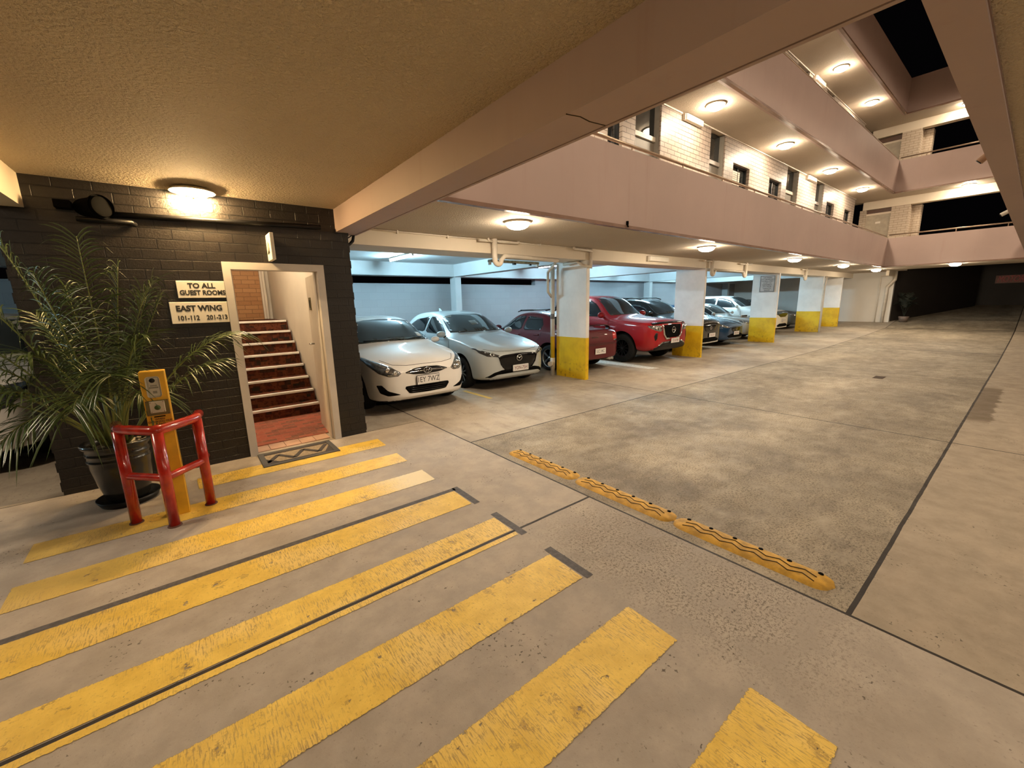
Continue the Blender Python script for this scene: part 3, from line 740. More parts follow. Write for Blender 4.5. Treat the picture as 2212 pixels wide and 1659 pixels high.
# ------------------------------------------------------------------ signs by the door
t = thing('guest_rooms_sign', 'white sign reading TO ALL GUEST ROOMS, upper one left of the door', 'sign', (0.185, 5.277, 1.753))
k = MB(); k.rbox(-0.193, 0.197, -0.020, -0.002, 0, 0.166, 0.003, 1); b = k.build('board', SIGNW, t)
text('lettering', 'TO ALL', 0.066, SIGNK, face_mtx((0.005, -0.021, 0.118), (0, -1, 0)), b, 0.001, 'CENTER', 1.0, 0, 0.0022)
text('lettering', 'GUEST ROOMS', 0.064, SIGNK, face_mtx((0.01, -0.021, 0.050), (0, -1, 0)), b, 0.001, 'CENTER', 0.86, 0, 0.0022)
t = thing('east_wing_sign', 'white sign reading EAST WING with room numbers, lower one left of the door', 'sign', (0.145, 5.277, 1.504))
k = MB(); k.rbox(-0.233, 0.236, -0.020, -0.002, 0, 0.210, 0.003, 1); b = k.build('board', SIGNW, t)
text('lettering', 'EAST WING', 0.076, SIGNK, face_mtx((0.0, -0.021, 0.145), (0, -1, 0)), b, 0.001, 'CENTER', 0.93, 0, 0.003)
text('lettering', '101-112', 0.064, SIGNK, face_mtx((-0.10, -0.021, 0.052), (0, -1, 0)), b, 0.001, 'CENTER', 0.84, 0, 0.0015)
text('lettering', '201-213', 0.064, SIGNK, face_mtx((0.135, -0.021, 0.052), (0, -1, 0)), b, 0.001, 'CENTER', 0.84, 0, 0.0015)
t = thing('projecting_sign', 'small cream blade sign standing out above the stair door', 'sign', (0.83, 5.15, 2.135))
k = MB(); k.rbox(-0.015, 0.02, -0.125, 0.127, 0, 0.27, 0.003, 1); b = k.build('board', SIGNW, t)
k = MB(); k.lathe([(0, -0.0165), (0.018, -0.0165), (0.018, -0.014)], (0, 0.02, 0.175), 14, 'X')
k.tube([(-0.016, 0.02, 0.155), (-0.016, 0.0, 0.10), (-0.016, 0.035, 0.07)], 0.010, 6); k.tube([(-0.016, 0.02, 0.15), (-0.016, -0.035, 0.12)], 0.007, 6); k.tube([(-0.016, -0.03, 0.17), (-0.016, -0.03, 0.07)], 0.006, 6)
k.build('pictogram', PM('grey_pictogram', (0.25, 0.24, 0.2), 0.5), b)
t = thing('notice_board', 'grey notice board of small print on the third pillar', 'sign', (16.52, 6.10, 1.79+fz(16.5)))
k = MB(); k.rbox(-0.03, -0.005, -0.25, 0.25, 0, 0.575, 0.004, 1); b = k.build('board', PM('grey_notice', (0.52, 0.53, 0.54), 0.5), t)
k = MB()
for (a, c, e, h) in ((-0.23, 0.23, 0.015, 0.028), (-0.23, 0.23, 0.548, 0.561), (-0.23, -0.218, 0.015, 0.561), (0.218, 0.23, 0.015, 0.561)): k.box(-0.033, -0.029, a, c, e, h)
k.build('border_line', SIGNK, b)
for i, s in enumerate(('CAR PARKING', 'IS AT OWNERS RISK', 'THE MANAGEMENT', 'ACCEPTS NO', 'RESPONSIBILITY', 'FOR LOSS OR', 'DAMAGE TO', 'VEHICLES')):
    text('small_print', s, 0.052, SIGNK, face_mtx((-0.031, 0, 0.50-0.062*i), (-1, 0, 0)), b, 0.001, 'CENTER', 0.85)

# ------------------------------------------------------------------ lamps
def dome_lamp(label, loc, group, first=[None], r=0.15):
    if first[0] is None:
        t = thing('dome_lamp', label, 'ceiling lamp', loc, 0, group)
        MB().lathe([(0, 0), (0.175, 0), (0.18, -0.012), (0.172, -0.022), (0.152, -0.026)], (0, 0, 0), 36).build('base', LAMPBASE, t)
        MB().lathe([(0.152, -0.024), (0.150, -0.04), (0.130, -0.066), (0.095, -0.085), (0.05, -0.096), (0, -0.099)], (0, 0, 0), 32).build('diffuser', DIFF, t)
        first[0] = t; return t
    t = copy_tree(first[0]); t.location = loc; t['label'] = label; t['group'] = group; return t
gl = ['first from the entrance beam', 'above the second pillar', 'above the third pillar', 'just before the fourth pillar', 'last in the row by the white wall']
for i, x in enumerate((3.56, 8.50, 13.40, 18.0, 22.6)):
    dome_lamp('glowing dome lamp under the ground level soffit, '+gl[i], (x, 4.33, 2.664), 'ground level soffit lamps')
dome_lamp('glowing dome lamp under the end gallery, over the ramp', (21.75, 2.02, 2.664), 'ground level soffit lamps')
for i, x in enumerate((5.0, 8.53, 12.06, 15.55, 19.15)):
    dome_lamp('glowing dome lamp on the lower gallery ceiling, '+['hidden behind the entrance beam', 'nearest, by the wiring box', 'second one seen', 'third one seen', 'last before the corner'][i], (x, 4.35, 5.268), 'lower gallery lamps')
dome_lamp('glowing dome lamp on the lower end gallery ceiling', (21.7, 2.02, 5.268), 'lower gallery lamps')
for i, x in enumerate((8.4, 11.9, 15.35, 18.78)):
    dome_lamp('glowing dome lamp on the upper gallery ceiling, '+['hidden by the beam', 'hidden by the upper beam', 'nearer of the two seen', 'farther of the two seen'][i], (x, 4.32, 7.88), 'upper gallery lamps')
dome_lamp('glowing dome lamp half seen on the upper end gallery ceiling', (21.65, 2.35, 7.88), 'upper gallery lamps')
for z, nm in ((5.268, 'lower'), (7.88, 'upper')):
    for i, x in enumerate((4.5, 8.0, 11.5, 15.0, 18.5)): dome_lamp('dome lamp on the %s gallery across the court, number %s from the entrance' % (nm, ('one', 'two', 'three', 'four', 'five')[i]), (x, -0.25, z), 'lamps of the galleries across the court')
    dome_lamp('dome lamp on the %s gallery over the entrance' % nm, (1.15, 2.0, z), 'lamps of the galleries across the court')
dome_lamp('dome lamp lighting the hidden stair landing', (0.95, 7.3, 3.85), 'stairwell lamps')
dome_lamp('dome lamp on the right hand corridor ceiling', (7.5, -2.6, 2.525), 'corridor lamps')
dome_lamp('added unseen dome lamp brightening the foreground from the right of the viewpoint', (3.2, -2.6, 2.525), 'corridor lamps')  # added out of frame to brighten the right foreground floor
dome_lamp('dome lamp on the ceiling left of the palm, past the cream beam', (-2.6, 4.3, 2.754), 'corridor lamps')
dome_lamp('added unseen dome lamp brightening the foreground from behind the viewpoint', (0.1, -2.2, 2.754), 'corridor lamps')  # unseen extra lamp, added to lift the near stripes and concrete

t = thing('twin_bulb_lamp', 'bright open glass lamp with two bare bulbs above the signs', 'ceiling lamp', (0.232, 5.08, 2.754))
MB().lathe([(0, 0), (0.05, 0), (0.05, -0.012), (0, -0.012)], (0, 0, 0), 24).build('base', CHROME, t)
MB().lathe([(0, -0.006), (0.10, -0.007), (0.160, -0.014), (0.180, -0.036), (0.176, -0.037), (0.156, -0.020), (0.10, -0.013), (0, -0.012)], (0, 0, 0), 40).build('reflector_dish', PM('pale_reflector', (0.80, 0.74, 0.58), 0.4), t)
for s in (-1, 1):
    k = MB(); k.lathe([(0, -0.033), (0.016, -0.03), (0.030, 0.0), (0.028, 0.02), (0.012, 0.045), (0, 0.046)], (0, 0, 0), 16, 'X')
    o = k.build('bulb', BULB, t, smooth=True); o.location = (0.085*s, 0, -0.047); o.rotation_euler = (0, 0, 0 if s < 0 else pi)
k = MB(); k.tube([(0, 0, -0.03), (0, 0, -0.085)], 0.006, 8); k.lathe([(0, -0.095), (0.012, -0.09), (0.012, -0.08), (0, -0.078)], (0, 0, 0), 12); k.build('centre_rod', BRASS, t)

def tube_lamp(label, loc, first=[None], L=1.27, lit=True):
    if first[0] is None:
        t = thing('tube_lamp', label, 'fluorescent lamp', loc, 0, 'fluorescent tubes over the bays')
        k = MB(); k.rbox(-0.035, 0.035, -L/2, L/2, 0.012, 0.05, 0.006, 1); k.box(-0.02, 0.02, -L/2, -L/2+0.03, -0.03, 0.02); k.box(-0.02, 0.02, L/2-0.03, L/2, -0.03, 0.02); k.build('batten', SIGNW, t)
        k = MB(); k.tube([(0, -L/2+0.03, -0.018), (0, L/2-0.03, -0.018)], 0.022, 14); k.build('tube', TUBE, t)
        first[0] = t; return t
    t = copy_tree(first[0]); t.location = loc; t['label'] = label; return t
for i, x in enumerate((4.16, 9.05, 13.95, 19.0, -7.2)):
    tube_lamp('lit cool white fluorescent tube over '+['the white and silver hatchbacks', 'the red sedan and pickup', 'the black and blue cars', 'the silver car and white sport utility car', 'the bay left of the brick block'][i], (x, 9.36, 2.735))

# ------------------------------------------------------------------ pipes and wiring
t = thing('drain_trap', 'cream waste pipe with a trap running along the front beam to the first pillar', 'pipe', (4.14, 5.68, 2.664))
def rel(pts, o): return [tuple(Vector(p)-Vector(o)) for p in pts]
o0 = (4.14, 5.68, 2.664)
ub = [(4.14, 5.64, 2.66), (4.14, 5.64, 2.36)]+[(4.14+0.065-0.065*cos(a), 5.64, 2.335-0.07*sin(a)) for a in [pi*q/8 for q in range(1, 8)]]+[(4.27, 5.64, 2.335), (4.34, 5.64, 2.405), (4.45, 5.64, 2.41), (5.58, 5.64, 2.385)]
MB().tube(rel(ub, o0), [0.046]*2+[0.042]*7+[0.036]*4, 12).build('trap_pipe', PVC, t)
MB().tube(rel([(5.55, 5.64, 2.385), (6.05, 6.2, 2.40), (6.32, 6.60, 2.34), (6.29, 6.66, 2.26), (6.29, 6.66, 1.86), (6.40, 6.66, 1.74)], o0), 0.027, 10).build('return_pipe', PVC, t)
MB().tube(rel([(6.40, 6.30, 2.40), (6.44, 5.95, 2.43), (6.46, 5.80, 2.34), (6.56, 5.69, 2.31), (6.56, 5.69, 2.66)], o0), 0.030, 10).build('return_pipe', PVC, t)
MB().tube(rel([(6.02, 5.66, 2.655), (6.06, 5.66, 2.625), (6.56, 5.66, 2.615)], o0), 0.022, 8).build('branch', PVC, t)
MB().tube(rel([(3.83, 5.64, 2.625), (4.14, 5.64, 2.628), (4.62, 5.64, 2.63), (4.66, 5.64, 2.668)], o0), 0.022, 8).build('branch', PVC, t)
MB().tube(rel([(3.99, 5.60, 2.664), (3.99, 5.60, 2.64), (4.03, 5.61, 2.62), (4.12, 5.64, 2.62)], o0), 0.018, 8).build('branch', PVC, t)
g2 = G('downpipe_paint'); o_ = g2.obj(); zz_ = g2.xyz(o_)[2]
DP = g2.done(g2.pbr(g2.mix(g2.M('MULTIPLY', g2.M('LESS_THAN', zz_, 0.88), g2.M('GREATER_THAN', zz_, 0.38)), (0.66, 0.63, 0.57), (0.70, 0.46, 0.02)), 0.45))
t = thing('downpipe', 'vertical waste pipe beside the first yellow based pillar', 'pipe', (6.43, 6.66, 0))
MB().tube([(0, 0, 0), (0, 0, 2.44)], 0.048, 14).build('pipe', DP, t)
MB().tube([(0, 0, 1.27), (0, 0, 1.38)], 0.053, 14).build('coupling', PM('grey_coupling', (0.2, 0.2, 0.2), 0.5), t)
MB().tube([(0, 0, 0.40), (0, 0, 0.16)], 0.054, 14).build('tee', PVC, t)
MB().tube([(0, 0, 0.27), (-0.12, -0.03, 0.27)], [0.05, 0.055], 14).build('inspection_cap', PVC, t)
def trap(label, x, sx=1):
    t = thing('drain_trap', label, 'pipe', (x, 5.66, 2.664), 0, 'waste traps along the front beam')
    u = [(0, 0, 0), (0, 0, -0.30)]+[(sx*(0.06-0.06*cos(a)), 0, -0.33-0.065*sin(a)) for a in [pi*q/8 for q in range(1, 8)]]+[(sx*0.12, 0, -0.33), (sx*0.2, 0, -0.26)]
    MB().tube(u, 0.045, 10).build('trap_pipe', PVC, t)
    MB().tube([(-0.45, 0, -0.04), (0, 0, -0.036), (0.4, 0, -0.02)], 0.022, 8).build('branch', PVC, t)
    return t
trap('cream waste trap hanging just right of the second pillar', 11.48)
trap('cream waste trap hanging midway between the second and third pillars', 13.60, -1)
trap('cream waste trap hanging between the third and fourth pillars', 18.88, -1)
m = MB(); m.tube([(11.6, 5.64, 2.41), (13.45, 5.64, 2.405)], 0.026, 8)
tag(m.build('waste_pipe', PVC, loc=(12.5, 5.64, 2.41)), 'thin cream pipe linking the two traps right of the second pillar', 'pipe')
m = MB(); m.tube([(21.24, 5.66, fz(21.3)), (21.24, 5.66, 2.1), (21.24, 5.62, 2.44)], 0.04, 10)
tag(m.build('downpipe', PVC, loc=(21.24, 5.66, fz(21.3))), 'cream downpipe on the near face of the fourth pillar', 'pipe')
t = thing('downpipe', 'kinked cream downpipe on the end of the plain white wall', 'pipe', (25.5, 4.3, fz(25.5)))
MB().tube([(0, 0.12, 0), (0, 0.10, 1.62), (0, -0.13, 1.92), (0, -0.13, 2.30)], 0.06, 12).build('pipe', PVC, t)
MB().tube([(0, 0.38, 0), (0, 0.36, 1.6), (0, 0.36, 2.1), (0, -0.13, 2.16)], 0.02, 8).build('side_pipe', PVC, t)
m = MB(); m.tube([(1.9, 5.71, 2.648), (3.85, 5.71, 2.648)], 0.012, 8); m.tube([(4.7, 5.71, 2.648), (6.5, 5.71, 2.648)], 0.010, 8)
for x in (2.5, 3.3, 5.2): m.box(x, x+0.02, 5.69, 5.73, 2.62, 2.664)
tag(m.build('conduit', PVC, loc=(1.9, 5.71, 2.648)), 'thin cream conduit along the top of the front beam', 'conduit')
t = thing('batten_fitting', 'empty rusty fluorescent batten under the front beam near the first pillar', 'light fitting', (5.25, 6.52, 2.40))
k = MB(); k.rbox(-0.60, 0.62, -0.06, 0.06, 0.0, 0.045, 0.01, 1); k.build('tray', PM('stained_enamel', (0.38, 0.36, 0.25), 0.5, var=0.4, vs=14), t)
k = MB(); k.box(-0.60, -0.57, -0.03, 0.03, -0.05, 0.0); k.box(0.59, 0.62, -0.03, 0.03, -0.05, 0.0); k.build('tube_holder', SIGNW, t)
k = MB(); k.box(-0.02, 0.03, -0.03, 0.03, -0.03, 0.0); k.box(0.40, 0.44, -0.02, 0.02, -0.03, 0); k.build('choke', BLACKP, t)
def wirebox(label, loc, L=0.75):
    t = thing('light_box', label, 'light box', loc, 0, 'cream wall boxes')
    k = MB(); k.rbox(-L/2, L/2, -0.09, 0.0, -0.11, 0.0, 0.012, 2); k.build('housing', SIGNW, t)
    k = MB(); k.rbox(-L/2-0.03, -L/2, -0.07, 0, -0.12, 0, 0.006, 1); k.build('end_cap', PVC, t)
    return t
wirebox('cream light box on the front beam between the first two pillars', (8.92, 5.73, 2.62), 0.78)
wirebox('cream wiring box at the lower gallery ceiling, beside the nearest gallery lamp', (8.70, 4.92, 5.25), 0.66)
wirebox('cream wiring box at the lower gallery ceiling, farther along over the fourth door', (15.8, 4.92, 5.24), 0.7)
wirebox('cream wiring box at the upper gallery ceiling', (15.6, 4.92, 7.86), 0.8)
for z, nm in ((5.25, 'lower'), (7.86, 'upper')):
    m = MB(); m.tube([(2, 4.90, z), (8.3, 4.90, z)], 0.014, 6); m.tube([(9.1, 4.90, z), (15.4, 4.90, z)], 0.014, 6); m.tube([(16.2, 4.90, z), (20.9, 4.90, z)], 0.014, 6)
    tag(m.build('conduit', PVC, loc=(2, 4.9, z)), 'cream conduit along the %s gallery ceiling line' % nm, 'conduit')
# black services on the brick wall
t = thing('horn_vent', 'round black duct mouth on the dark brick near the ceiling', 'vent', (-0.55, 5.277, 2.53))
k = MB(); k.lathe([(0.085, 0.02), (0.085, -0.02), (0.098, -0.02), (0.098, 0.0)], (0, 0, 0), 28, 'X')
k.lathe([(0.0, -0.30), (0.075, -0.28), (0.085, -0.02), (0.082, 0.01), (0, -0.05)], (0, 0, 0), 28, 'X')
o = k.build('duct', MATTEBLACK, t, smooth=True); o.location = (0.13, -0.12, 0); o.rotation_euler = (0, 0, radians(-52))
k = MB(); k.box(-0.16, -0.06, -0.12, 0, -0.03, 0.03); k.build('bracket', MATTEBLACK, t)
m = MB(); m.tube([(-0.60, 5.22, 2.425), (-0.25, 5.22, 2.425), (-0.225, 5.26, 2.415)], 0.020, 10)
tag(m.build('black_pipe', BLACKP, loc=(-0.6, 5.277, 2.425)), 'short black pipe end below the duct on the dark brick', 'pipe')
m = MB(); m.tube([(-0.42, 5.245, 2.487), (1.38, 5.245, 2.535)], 0.024, 12)
tag(m.build('black_conduit', BLACKP, loc=(-0.42, 5.277, 2.487)), 'long black conduit crossing the dark brick above the door', 'conduit')
m = MB(); m.tube([(1.69, 5.43, 2.36), (1.76, 5.46, 2.40), (1.80, 5.45, 2.44), (1.80, 5.40, 2.50)], 0.018, 8); m.tube([(1.69, 5.40, 2.45), (1.74, 5.40, 2.47), (1.78, 5.40, 2.50)], 0.008, 6)
tag(m.build('cable_bend', BLACKP, loc=(1.69, 5.43, 2.36)), 'black conduit bend from brick corner to the beam end', 'conduit')
CAMA = ((9.66, 0.352, 2.85), (9.66, 0.52, 2.745)); CAMB = ((5.3, 0.352, 2.80), (5.3, 0.462, 2.685))
def bullet(label, a, b, mat):
    t = thing('security_camera', label, 'camera', tuple(a), 0, 'small bullet cameras'); d = Vector(b)-Vector(a)
    k = MB(); k.tube([(0, 0, 0), tuple(d)], 0.028, 12); k.build('housing', mat, t)
    k = MB(); k.tube([tuple(d), tuple(d*1.04)], 0.022, 12); k.build('lens', BLACKP, t)
    k = MB(); k.tube([tuple(-d*0.5), (0, 0, 0)], 0.012, 8); k.build('bracket', PVC, t)
bullet('small white camera sticking out past the right beam, lower one', CAMA[0], CAMA[1], SIGNW)
bullet('small brownish camera sticking out past the right beam, upper one', CAMB[0], CAMB[1], PM('tan_housing', (0.4, 0.24, 0.15), 0.5))
m = MB(); m.lathe([(0.0, 0.0), (0.02, 0.0), (0.02, -0.05), (0.0, -0.055)], (5.15, 3.80, 2.74), 8); m.tube([(5.15, 3.80, 2.69), (5.13, 3.77, 2.66)], 0.012, 6)
tag(m.build('weep_spout', MATTEBLACK, loc=(5.15, 3.81, 2.7)), 'tiny dark drain spout low on the lower balustrade', 'spout')

# ------------------------------------------------------------------ key drop post with its red guard rail
t = thing('key_drop_post', 'yellow key return post with plates and a notice, behind the red guard rail', 'post', (-0.245, 4.16, 0), radians(-2))
k = MB(); k.rbox(-0.076, 0.076, -0.05, 0.05, 0, 1.185, 0.004, 1); k.build('post', YPOST, t)
k = MB(); k.rbox(-0.045, 0.040, -0.058, -0.050, 0.985, 1.145, 0.018, 3); pl = k.build('reader_plate', PM('pale_reader', (0.55, 0.53, 0.46), 0.35, 0.2), t)
k = MB(); k.lathe([(0, -0.0605), (0.016, -0.0605), (0.018, -0.057)], (-0.004, 0, 1.115), 20, 'Y'); k.build('lens', BLACKP, pl)
k = MB(); k.box(-0.02, 0.02, -0.0595, -0.0575, 1.072, 1.080); k.box(-0.028, 0.026, -0.0595, -0.0575, 1.055, 1.066); k.box(-0.01, 0.015, -0.0595, -0.0575, 1.015, 1.035); k.build('print', PM('grey_print', (0.25, 0.24, 0.2), 0.5), pl)
k = MB(); k.box(-0.068, 0.068, -0.056, -0.050, 0.845, 0.960); bp = k.build('button_plate', BRASS, t)
k = MB(); k.rbox(-0.045, 0.045, -0.066, -0.056, 0.865, 0.955, 0.003, 1); bb = k.build('button_box', PM('cream_button_box', (0.56, 0.52, 0.40), 0.45), bp)
k = MB(); k.lathe([(0, -0.072), (0.017, -0.071), (0.019, -0.066)], (0, 0, 0.905), 20, 'Y'); k.build('push_button', GREENBTN, bp)
k = MB()
for sx in (-1, 1):
    for zz in (0.873, 0.947): k.lathe([(0, -0.068), (0.003, -0.0675), (0.003, -0.066)], (0.038*sx, 0, zz), 8, 'Y')
    for zz in (0.850, 0.955): k.lathe([(0, -0.0585), (0.0045, -0.058), (0.0045, -0.056)], (0.061*sx, 0, zz), 8, 'Y')
k.build('screws', PM('rusty_screw', (0.14, 0.06, 0.03), 0.6), bp)
k = MB(); k.box(-0.032, 0.036, -0.052, -0.050, 0.828, 0.836); k.build('slot', MATTEBLACK, t)
for i, s in enumerate(('WHEN', 'CHECKING OUT', 'PLEASE', 'DEPOSIT', 'KEY HERE')):
    text('notice_text', s, 0.0205, PM('notice_brown', (0.12, 0.045, 0.01), 0.6) if i == 0 else bpy.data.materials['notice_brown'], face_mtx((0.0, -0.051, 0.812-0.0195*i), (0, -1, 0)), t, 0.001, 'CENTER', 0.95, 0, 0.0006)

A_, B_, C_ = Vector((-0.505, 4.17, 0)), Vector((-0.268, 3.915, 0)), Vector((-0.028, 4.17, 0))
t = thing('guard_rail', 'bright red tubular guard rail around the yellow post', 'guard rail', tuple(B_))
for p in (A_, B_, C_):
    q = p-B_; MB().tube([(q.x, q.y, 0), (q.x, q.y, 0.755)], 0.0365, 16).build('upright', RED, t)
    MB().lathe([(0, 0.010), (0.044, 0.010), (0.047, 0.0)], (q.x, q.y, 0), 16).build('foot_ring', PM('rusty_foot', (0.10, 0.035, 0.02), 0.8) if p is A_ else bpy.data.materials['rusty_foot'], t)
def bar(z, r, back):
    a, c = A_-B_, C_-B_
    bl = a+Vector((-0.02, back, 0)); br = c+Vector((0.02, back, 0))
    P = [bl, a+Vector((0, 0.03, 0)), a+Vector((0.02, -0.02, 0)), Vector((-0.03, 0.03, 0)), Vector((0, 0.008, 0)), Vector((0.03, 0.03, 0)), c+Vector((-0.02, -0.02, 0)), c+Vector((0, 0.03, 0)), br]
    return [(p.x, p.y, z) for p in P]
MB().tube(bar(0.765, 0, 0.17), 0.036, 16).build('top_bar', RED, t)
MB().tube(bar(0.395, 0, 0.13), 0.029, 14).build('lower_bar', RED, t)

# ------------------------------------------------------------------ potted palm
t = thing('potted_palm', 'tall green palm in a glazed black pot beside the yellow post', 'potted palm', (-0.585, 4.765, 0))
PS = 0.885
prof = [(0, 0.035), (0.150, 0.035), (0.165, 0.06), (0.205, 0.20), (0.232, 0.34), (0.240, 0.40), (0.246, 0.405), (0.246, 0.415), (0.241, 0.42), (0.243, 0.455), (0.249, 0.46), (0.249, 0.47), (0.244, 0.475), (0.247, 0.515), (0.268, 0.53), (0.272, 0.548), (0.262, 0.56), (0.238, 0.556), (0.232, 0.53), (0.228, 0.49)]
MB().lathe([(a*PS, b) for a, b in prof], (0, 0, 0), 48).build('pot', POTM, t)
MB().lathe([(0, 0.012), (0.18, 0.012), (0.208, 0.055), (0.216, 0.055), (0.19, 0.0), (0, 0)], (0, 0, 0), 40).build('saucer', BLACKP, t)
MB().lathe([(0, 0.505), (0.205, 0.50), (0.205, 0.485)], (0, 0, 0), 32).build('soil', PM('potting_soil', (0.05, 0.035, 0.022), 0.95, var=0.4, vs=30), t)
k = MB()
for i in range(150):
    a = random.uniform(0, 2*pi); r = 0.195*sqrt(random.random()); s = random.uniform(0.008, 0.016)
    b = bmesh.new(); bmesh.ops.create_icosphere(b, subdivisions=1, radius=s)
    k.join(b, Matrix.Translation((r*cos(a), r*sin(a), 0.508+s*0.4)) @ Matrix.Rotation(a, 4, 'Z') @ Matrix.Diagonal((1, 0.75, 0.6, 1)))
tag(k.build('pebbles', PEBBLE, t, smooth=True), kind='stuff')
def frond(root, tip, arch, nl, ll, base_frac=0.28, droop=0.5, wd=0.008, seed=0):
    """arching rachis with two ranks of narrow drooping leaflets"""
    rnd = random.Random(seed); R, T = Vector(root), Vector(tip)
    c = (R+T)*0.5+Vector((0, 0, arch)); N = 26
    P = [(R*(1-s)**2+c*2*s*(1-s)+T*s*s) for s in [q/N for q in range(N+1)]]
    fr = MB(); fr.tube(P, [0.0085*(1-0.85*q/N)+0.0010 for q in range(N+1)], 6)
    rach = fr
    lf = MB()
    def at(s):
        q = min(N-1e-6, s*N); i = int(q); return P[i].lerp(P[i+1], q-i), (P[i+1]-P[i]).normalized()
    for i in range(nl):
        s = base_frac+(1-base_frac)*(i+0.5)/nl
        p, d = at(s); side = d.cross(Vector((0, 0, 1)))
        if side.length < 0.05: side = Vector((1, 0, 0))
        side.normalize(); upv = side.cross(d)
        prof_l = ll*(0.62+0.38*sin(pi*min(1, (s-base_frac)/(1-base_frac)*0.80+0.14)))*rnd.uniform(0.78, 1.18)
        for sg in (-1, 1):
            fw = 0.45+1.0*s*s+rnd.uniform(-0.15, 0.2); dirv = (side*sg*rnd.uniform(0.8, 1.05)+d*fw+upv*rnd.uniform(0.10, 0.65)).normalized(); dr = droop*rnd.uniform(0.6, 1.5)
            wv = (dirv.cross(upv)).normalized()
            if wv.length < 0.1: wv = d
            prev = None; n = 5
            for q in range(n+1):
                u = q/n; pos_ = p+dirv*prof_l*u+Vector((0, 0, -1))*prof_l*dr*u*u
                hw = wd*(0.35+2.2*u*(1-u)+0.3*(1-u))*0.75*(1 if q < n else 0.06)
                a_ = lf.b.verts.new(pos_-wv*hw-upv*hw*0.35); m_ = lf.b.verts.new(pos_+upv*hw*0.15); b_ = lf.b.verts.new(pos_+wv*hw-upv*hw*0.35)
                if prev:
                    for f_ in ((prev[0], prev[1], m_, a_), (prev[1], prev[2], b_, m_)):
                        fc = lf.b.faces.new(f_); fc.smooth = True
                prev = (a_, m_, b_)
    return rach, lf
# tips are relative to the pot centre (x along the wall, y away from the viewer, z up)
FR = [((0.02, 0.0), (0.02, -0.02, 2.22), 0.10, 32, 0.36, 0.32), ((-0.02, 0.02), (-0.38, -0.05, 2.12), 0.30, 30, 0.36, 0.35), ((0.03, 0.01), (0.42, -0.10, 1.86), 0.42, 30, 0.36, 0.34),
      ((0.0, 0.0), (0.46, 0.0, 1.76), 0.16, 26, 0.30, 0.40), ((0.06, 0.0), (0.96, 0.05, 1.40), 0.40, 34, 0.34, 0.42), ((0.05, -0.02), (0.80, -0.22, 1.18), 0.26, 26, 0.32, 0.45),
      ((-0.04, 0.0), (-0.58, -0.10, 1.80), 0.30, 30, 0.36, 0.34), ((-0.05, -0.01), (-0.75, -0.30, 1.38), 0.42, 28, 0.34, 0.34), ((-0.04, -0.03), (-0.66, -0.42, 0.98), 0.60, 28, 0.34, 0.40),
      ((0.0, -0.04), (0.10, -0.52, 1.16), 0.42, 28, 0.34, 0.40), ((-0.02, -0.05), (-0.12, -0.58, 0.95), 0.50, 28, 0.32, 0.42), ((0.04, 0.04), (0.35, 0.25, 1.75), 0.20, 26, 0.34, 0.35),
      ((-0.03, 0.05), (-0.35, 0.30, 1.62), 0.25, 26, 0.34, 0.35), ((0.03, -0.04), (0.30, -0.45, 0.98), 0.38, 26, 0.30, 0.45), ((-0.06, 0.02), (-0.90, 0.05, 1.05), 0.45, 28, 0.34, 0.38),
      ((0.0, 0.02), (-0.12, 0.10, 1.85), 0.05, 26, 0.32, 0.35), ((-0.05, -0.03), (-0.55, -0.55, 0.70), 0.55, 26, 0.32, 0.42), ((0.02, 0.03), (0.22, 0.02, 2.0), 0.15, 28, 0.34, 0.36), ((-0.06, 0.0), (-1.05, -0.15, 1.30), 0.45, 30, 0.36, 0.36), ((-0.06, -0.02), (-0.95, -0.40, 0.88), 0.60, 28, 0.34, 0.40),
      ((-0.05, 0.01), (-0.92, 0.0, 1.68), 0.40, 30, 0.36, 0.36), ((-0.02, -0.01), (-0.22, -0.22, 1.92), 0.20, 30, 0.36, 0.36), ((0.03, -0.03), (0.30, -0.25, 1.42), 0.40, 28, 0.34, 0.38), ((0.0, -0.03), (-0.30, -0.45, 1.35), 0.40, 28, 0.34, 0.38)]
for i, (b0, tp, ar, nl, ll, bf) in enumerate(FR):
    ra, le = frond((b0[0], b0[1], 0.50), tp, ar, int(nl*1.0), ll*1.15, bf, 0.6, 0.0075, i)
    fo = ra.build('frond', STALK, t, smooth=True); le.build('leaflets', LEAF, fo, fixn=False)
for i in range(6):
    a = i*1.1; MB().tube([(0.05*cos(a), 0.05*sin(a), 0.49), (0.06*cos(a), 0.06*sin(a), 0.72), (0.08*cos(a), 0.08*sin(a), 0.95)], [0.018, 0.013, 0.008], 8).build('stem', STALK, t)

# dark plant by the ramp wall
DARKLEAF = PM('dark_foliage', (0.008, 0.012, 0.006), 0.7)
t = thing('shadowed_shrub', 'dark pot plant in shadow at the foot of the ramp wall', 'potted plant', (25.75, 3.72, fz(25.75)))
MB().lathe([(0, 0), (0.14, 0), (0.19, 0.24), (0.17, 0.25), (0, 0.22)], (0, 0, 0), 20).build('pot', PM('pale_pot', (0.16, 0.12, 0.10), 0.6), t)
for i in range(7):
    a = i*0.9; ra, le = frond((0, 0, 0.22), (0.30*cos(a), 0.30*sin(a), 1.05+0.25*sin(i*2.1)), 0.35, 12, 0.24, 0.3, 0.4, 0.03, 50+i)
    fo = ra.build('frond', DARKLEAF, t, smooth=True); le.build('leaflets', DARKLEAF, fo, fixn=False)
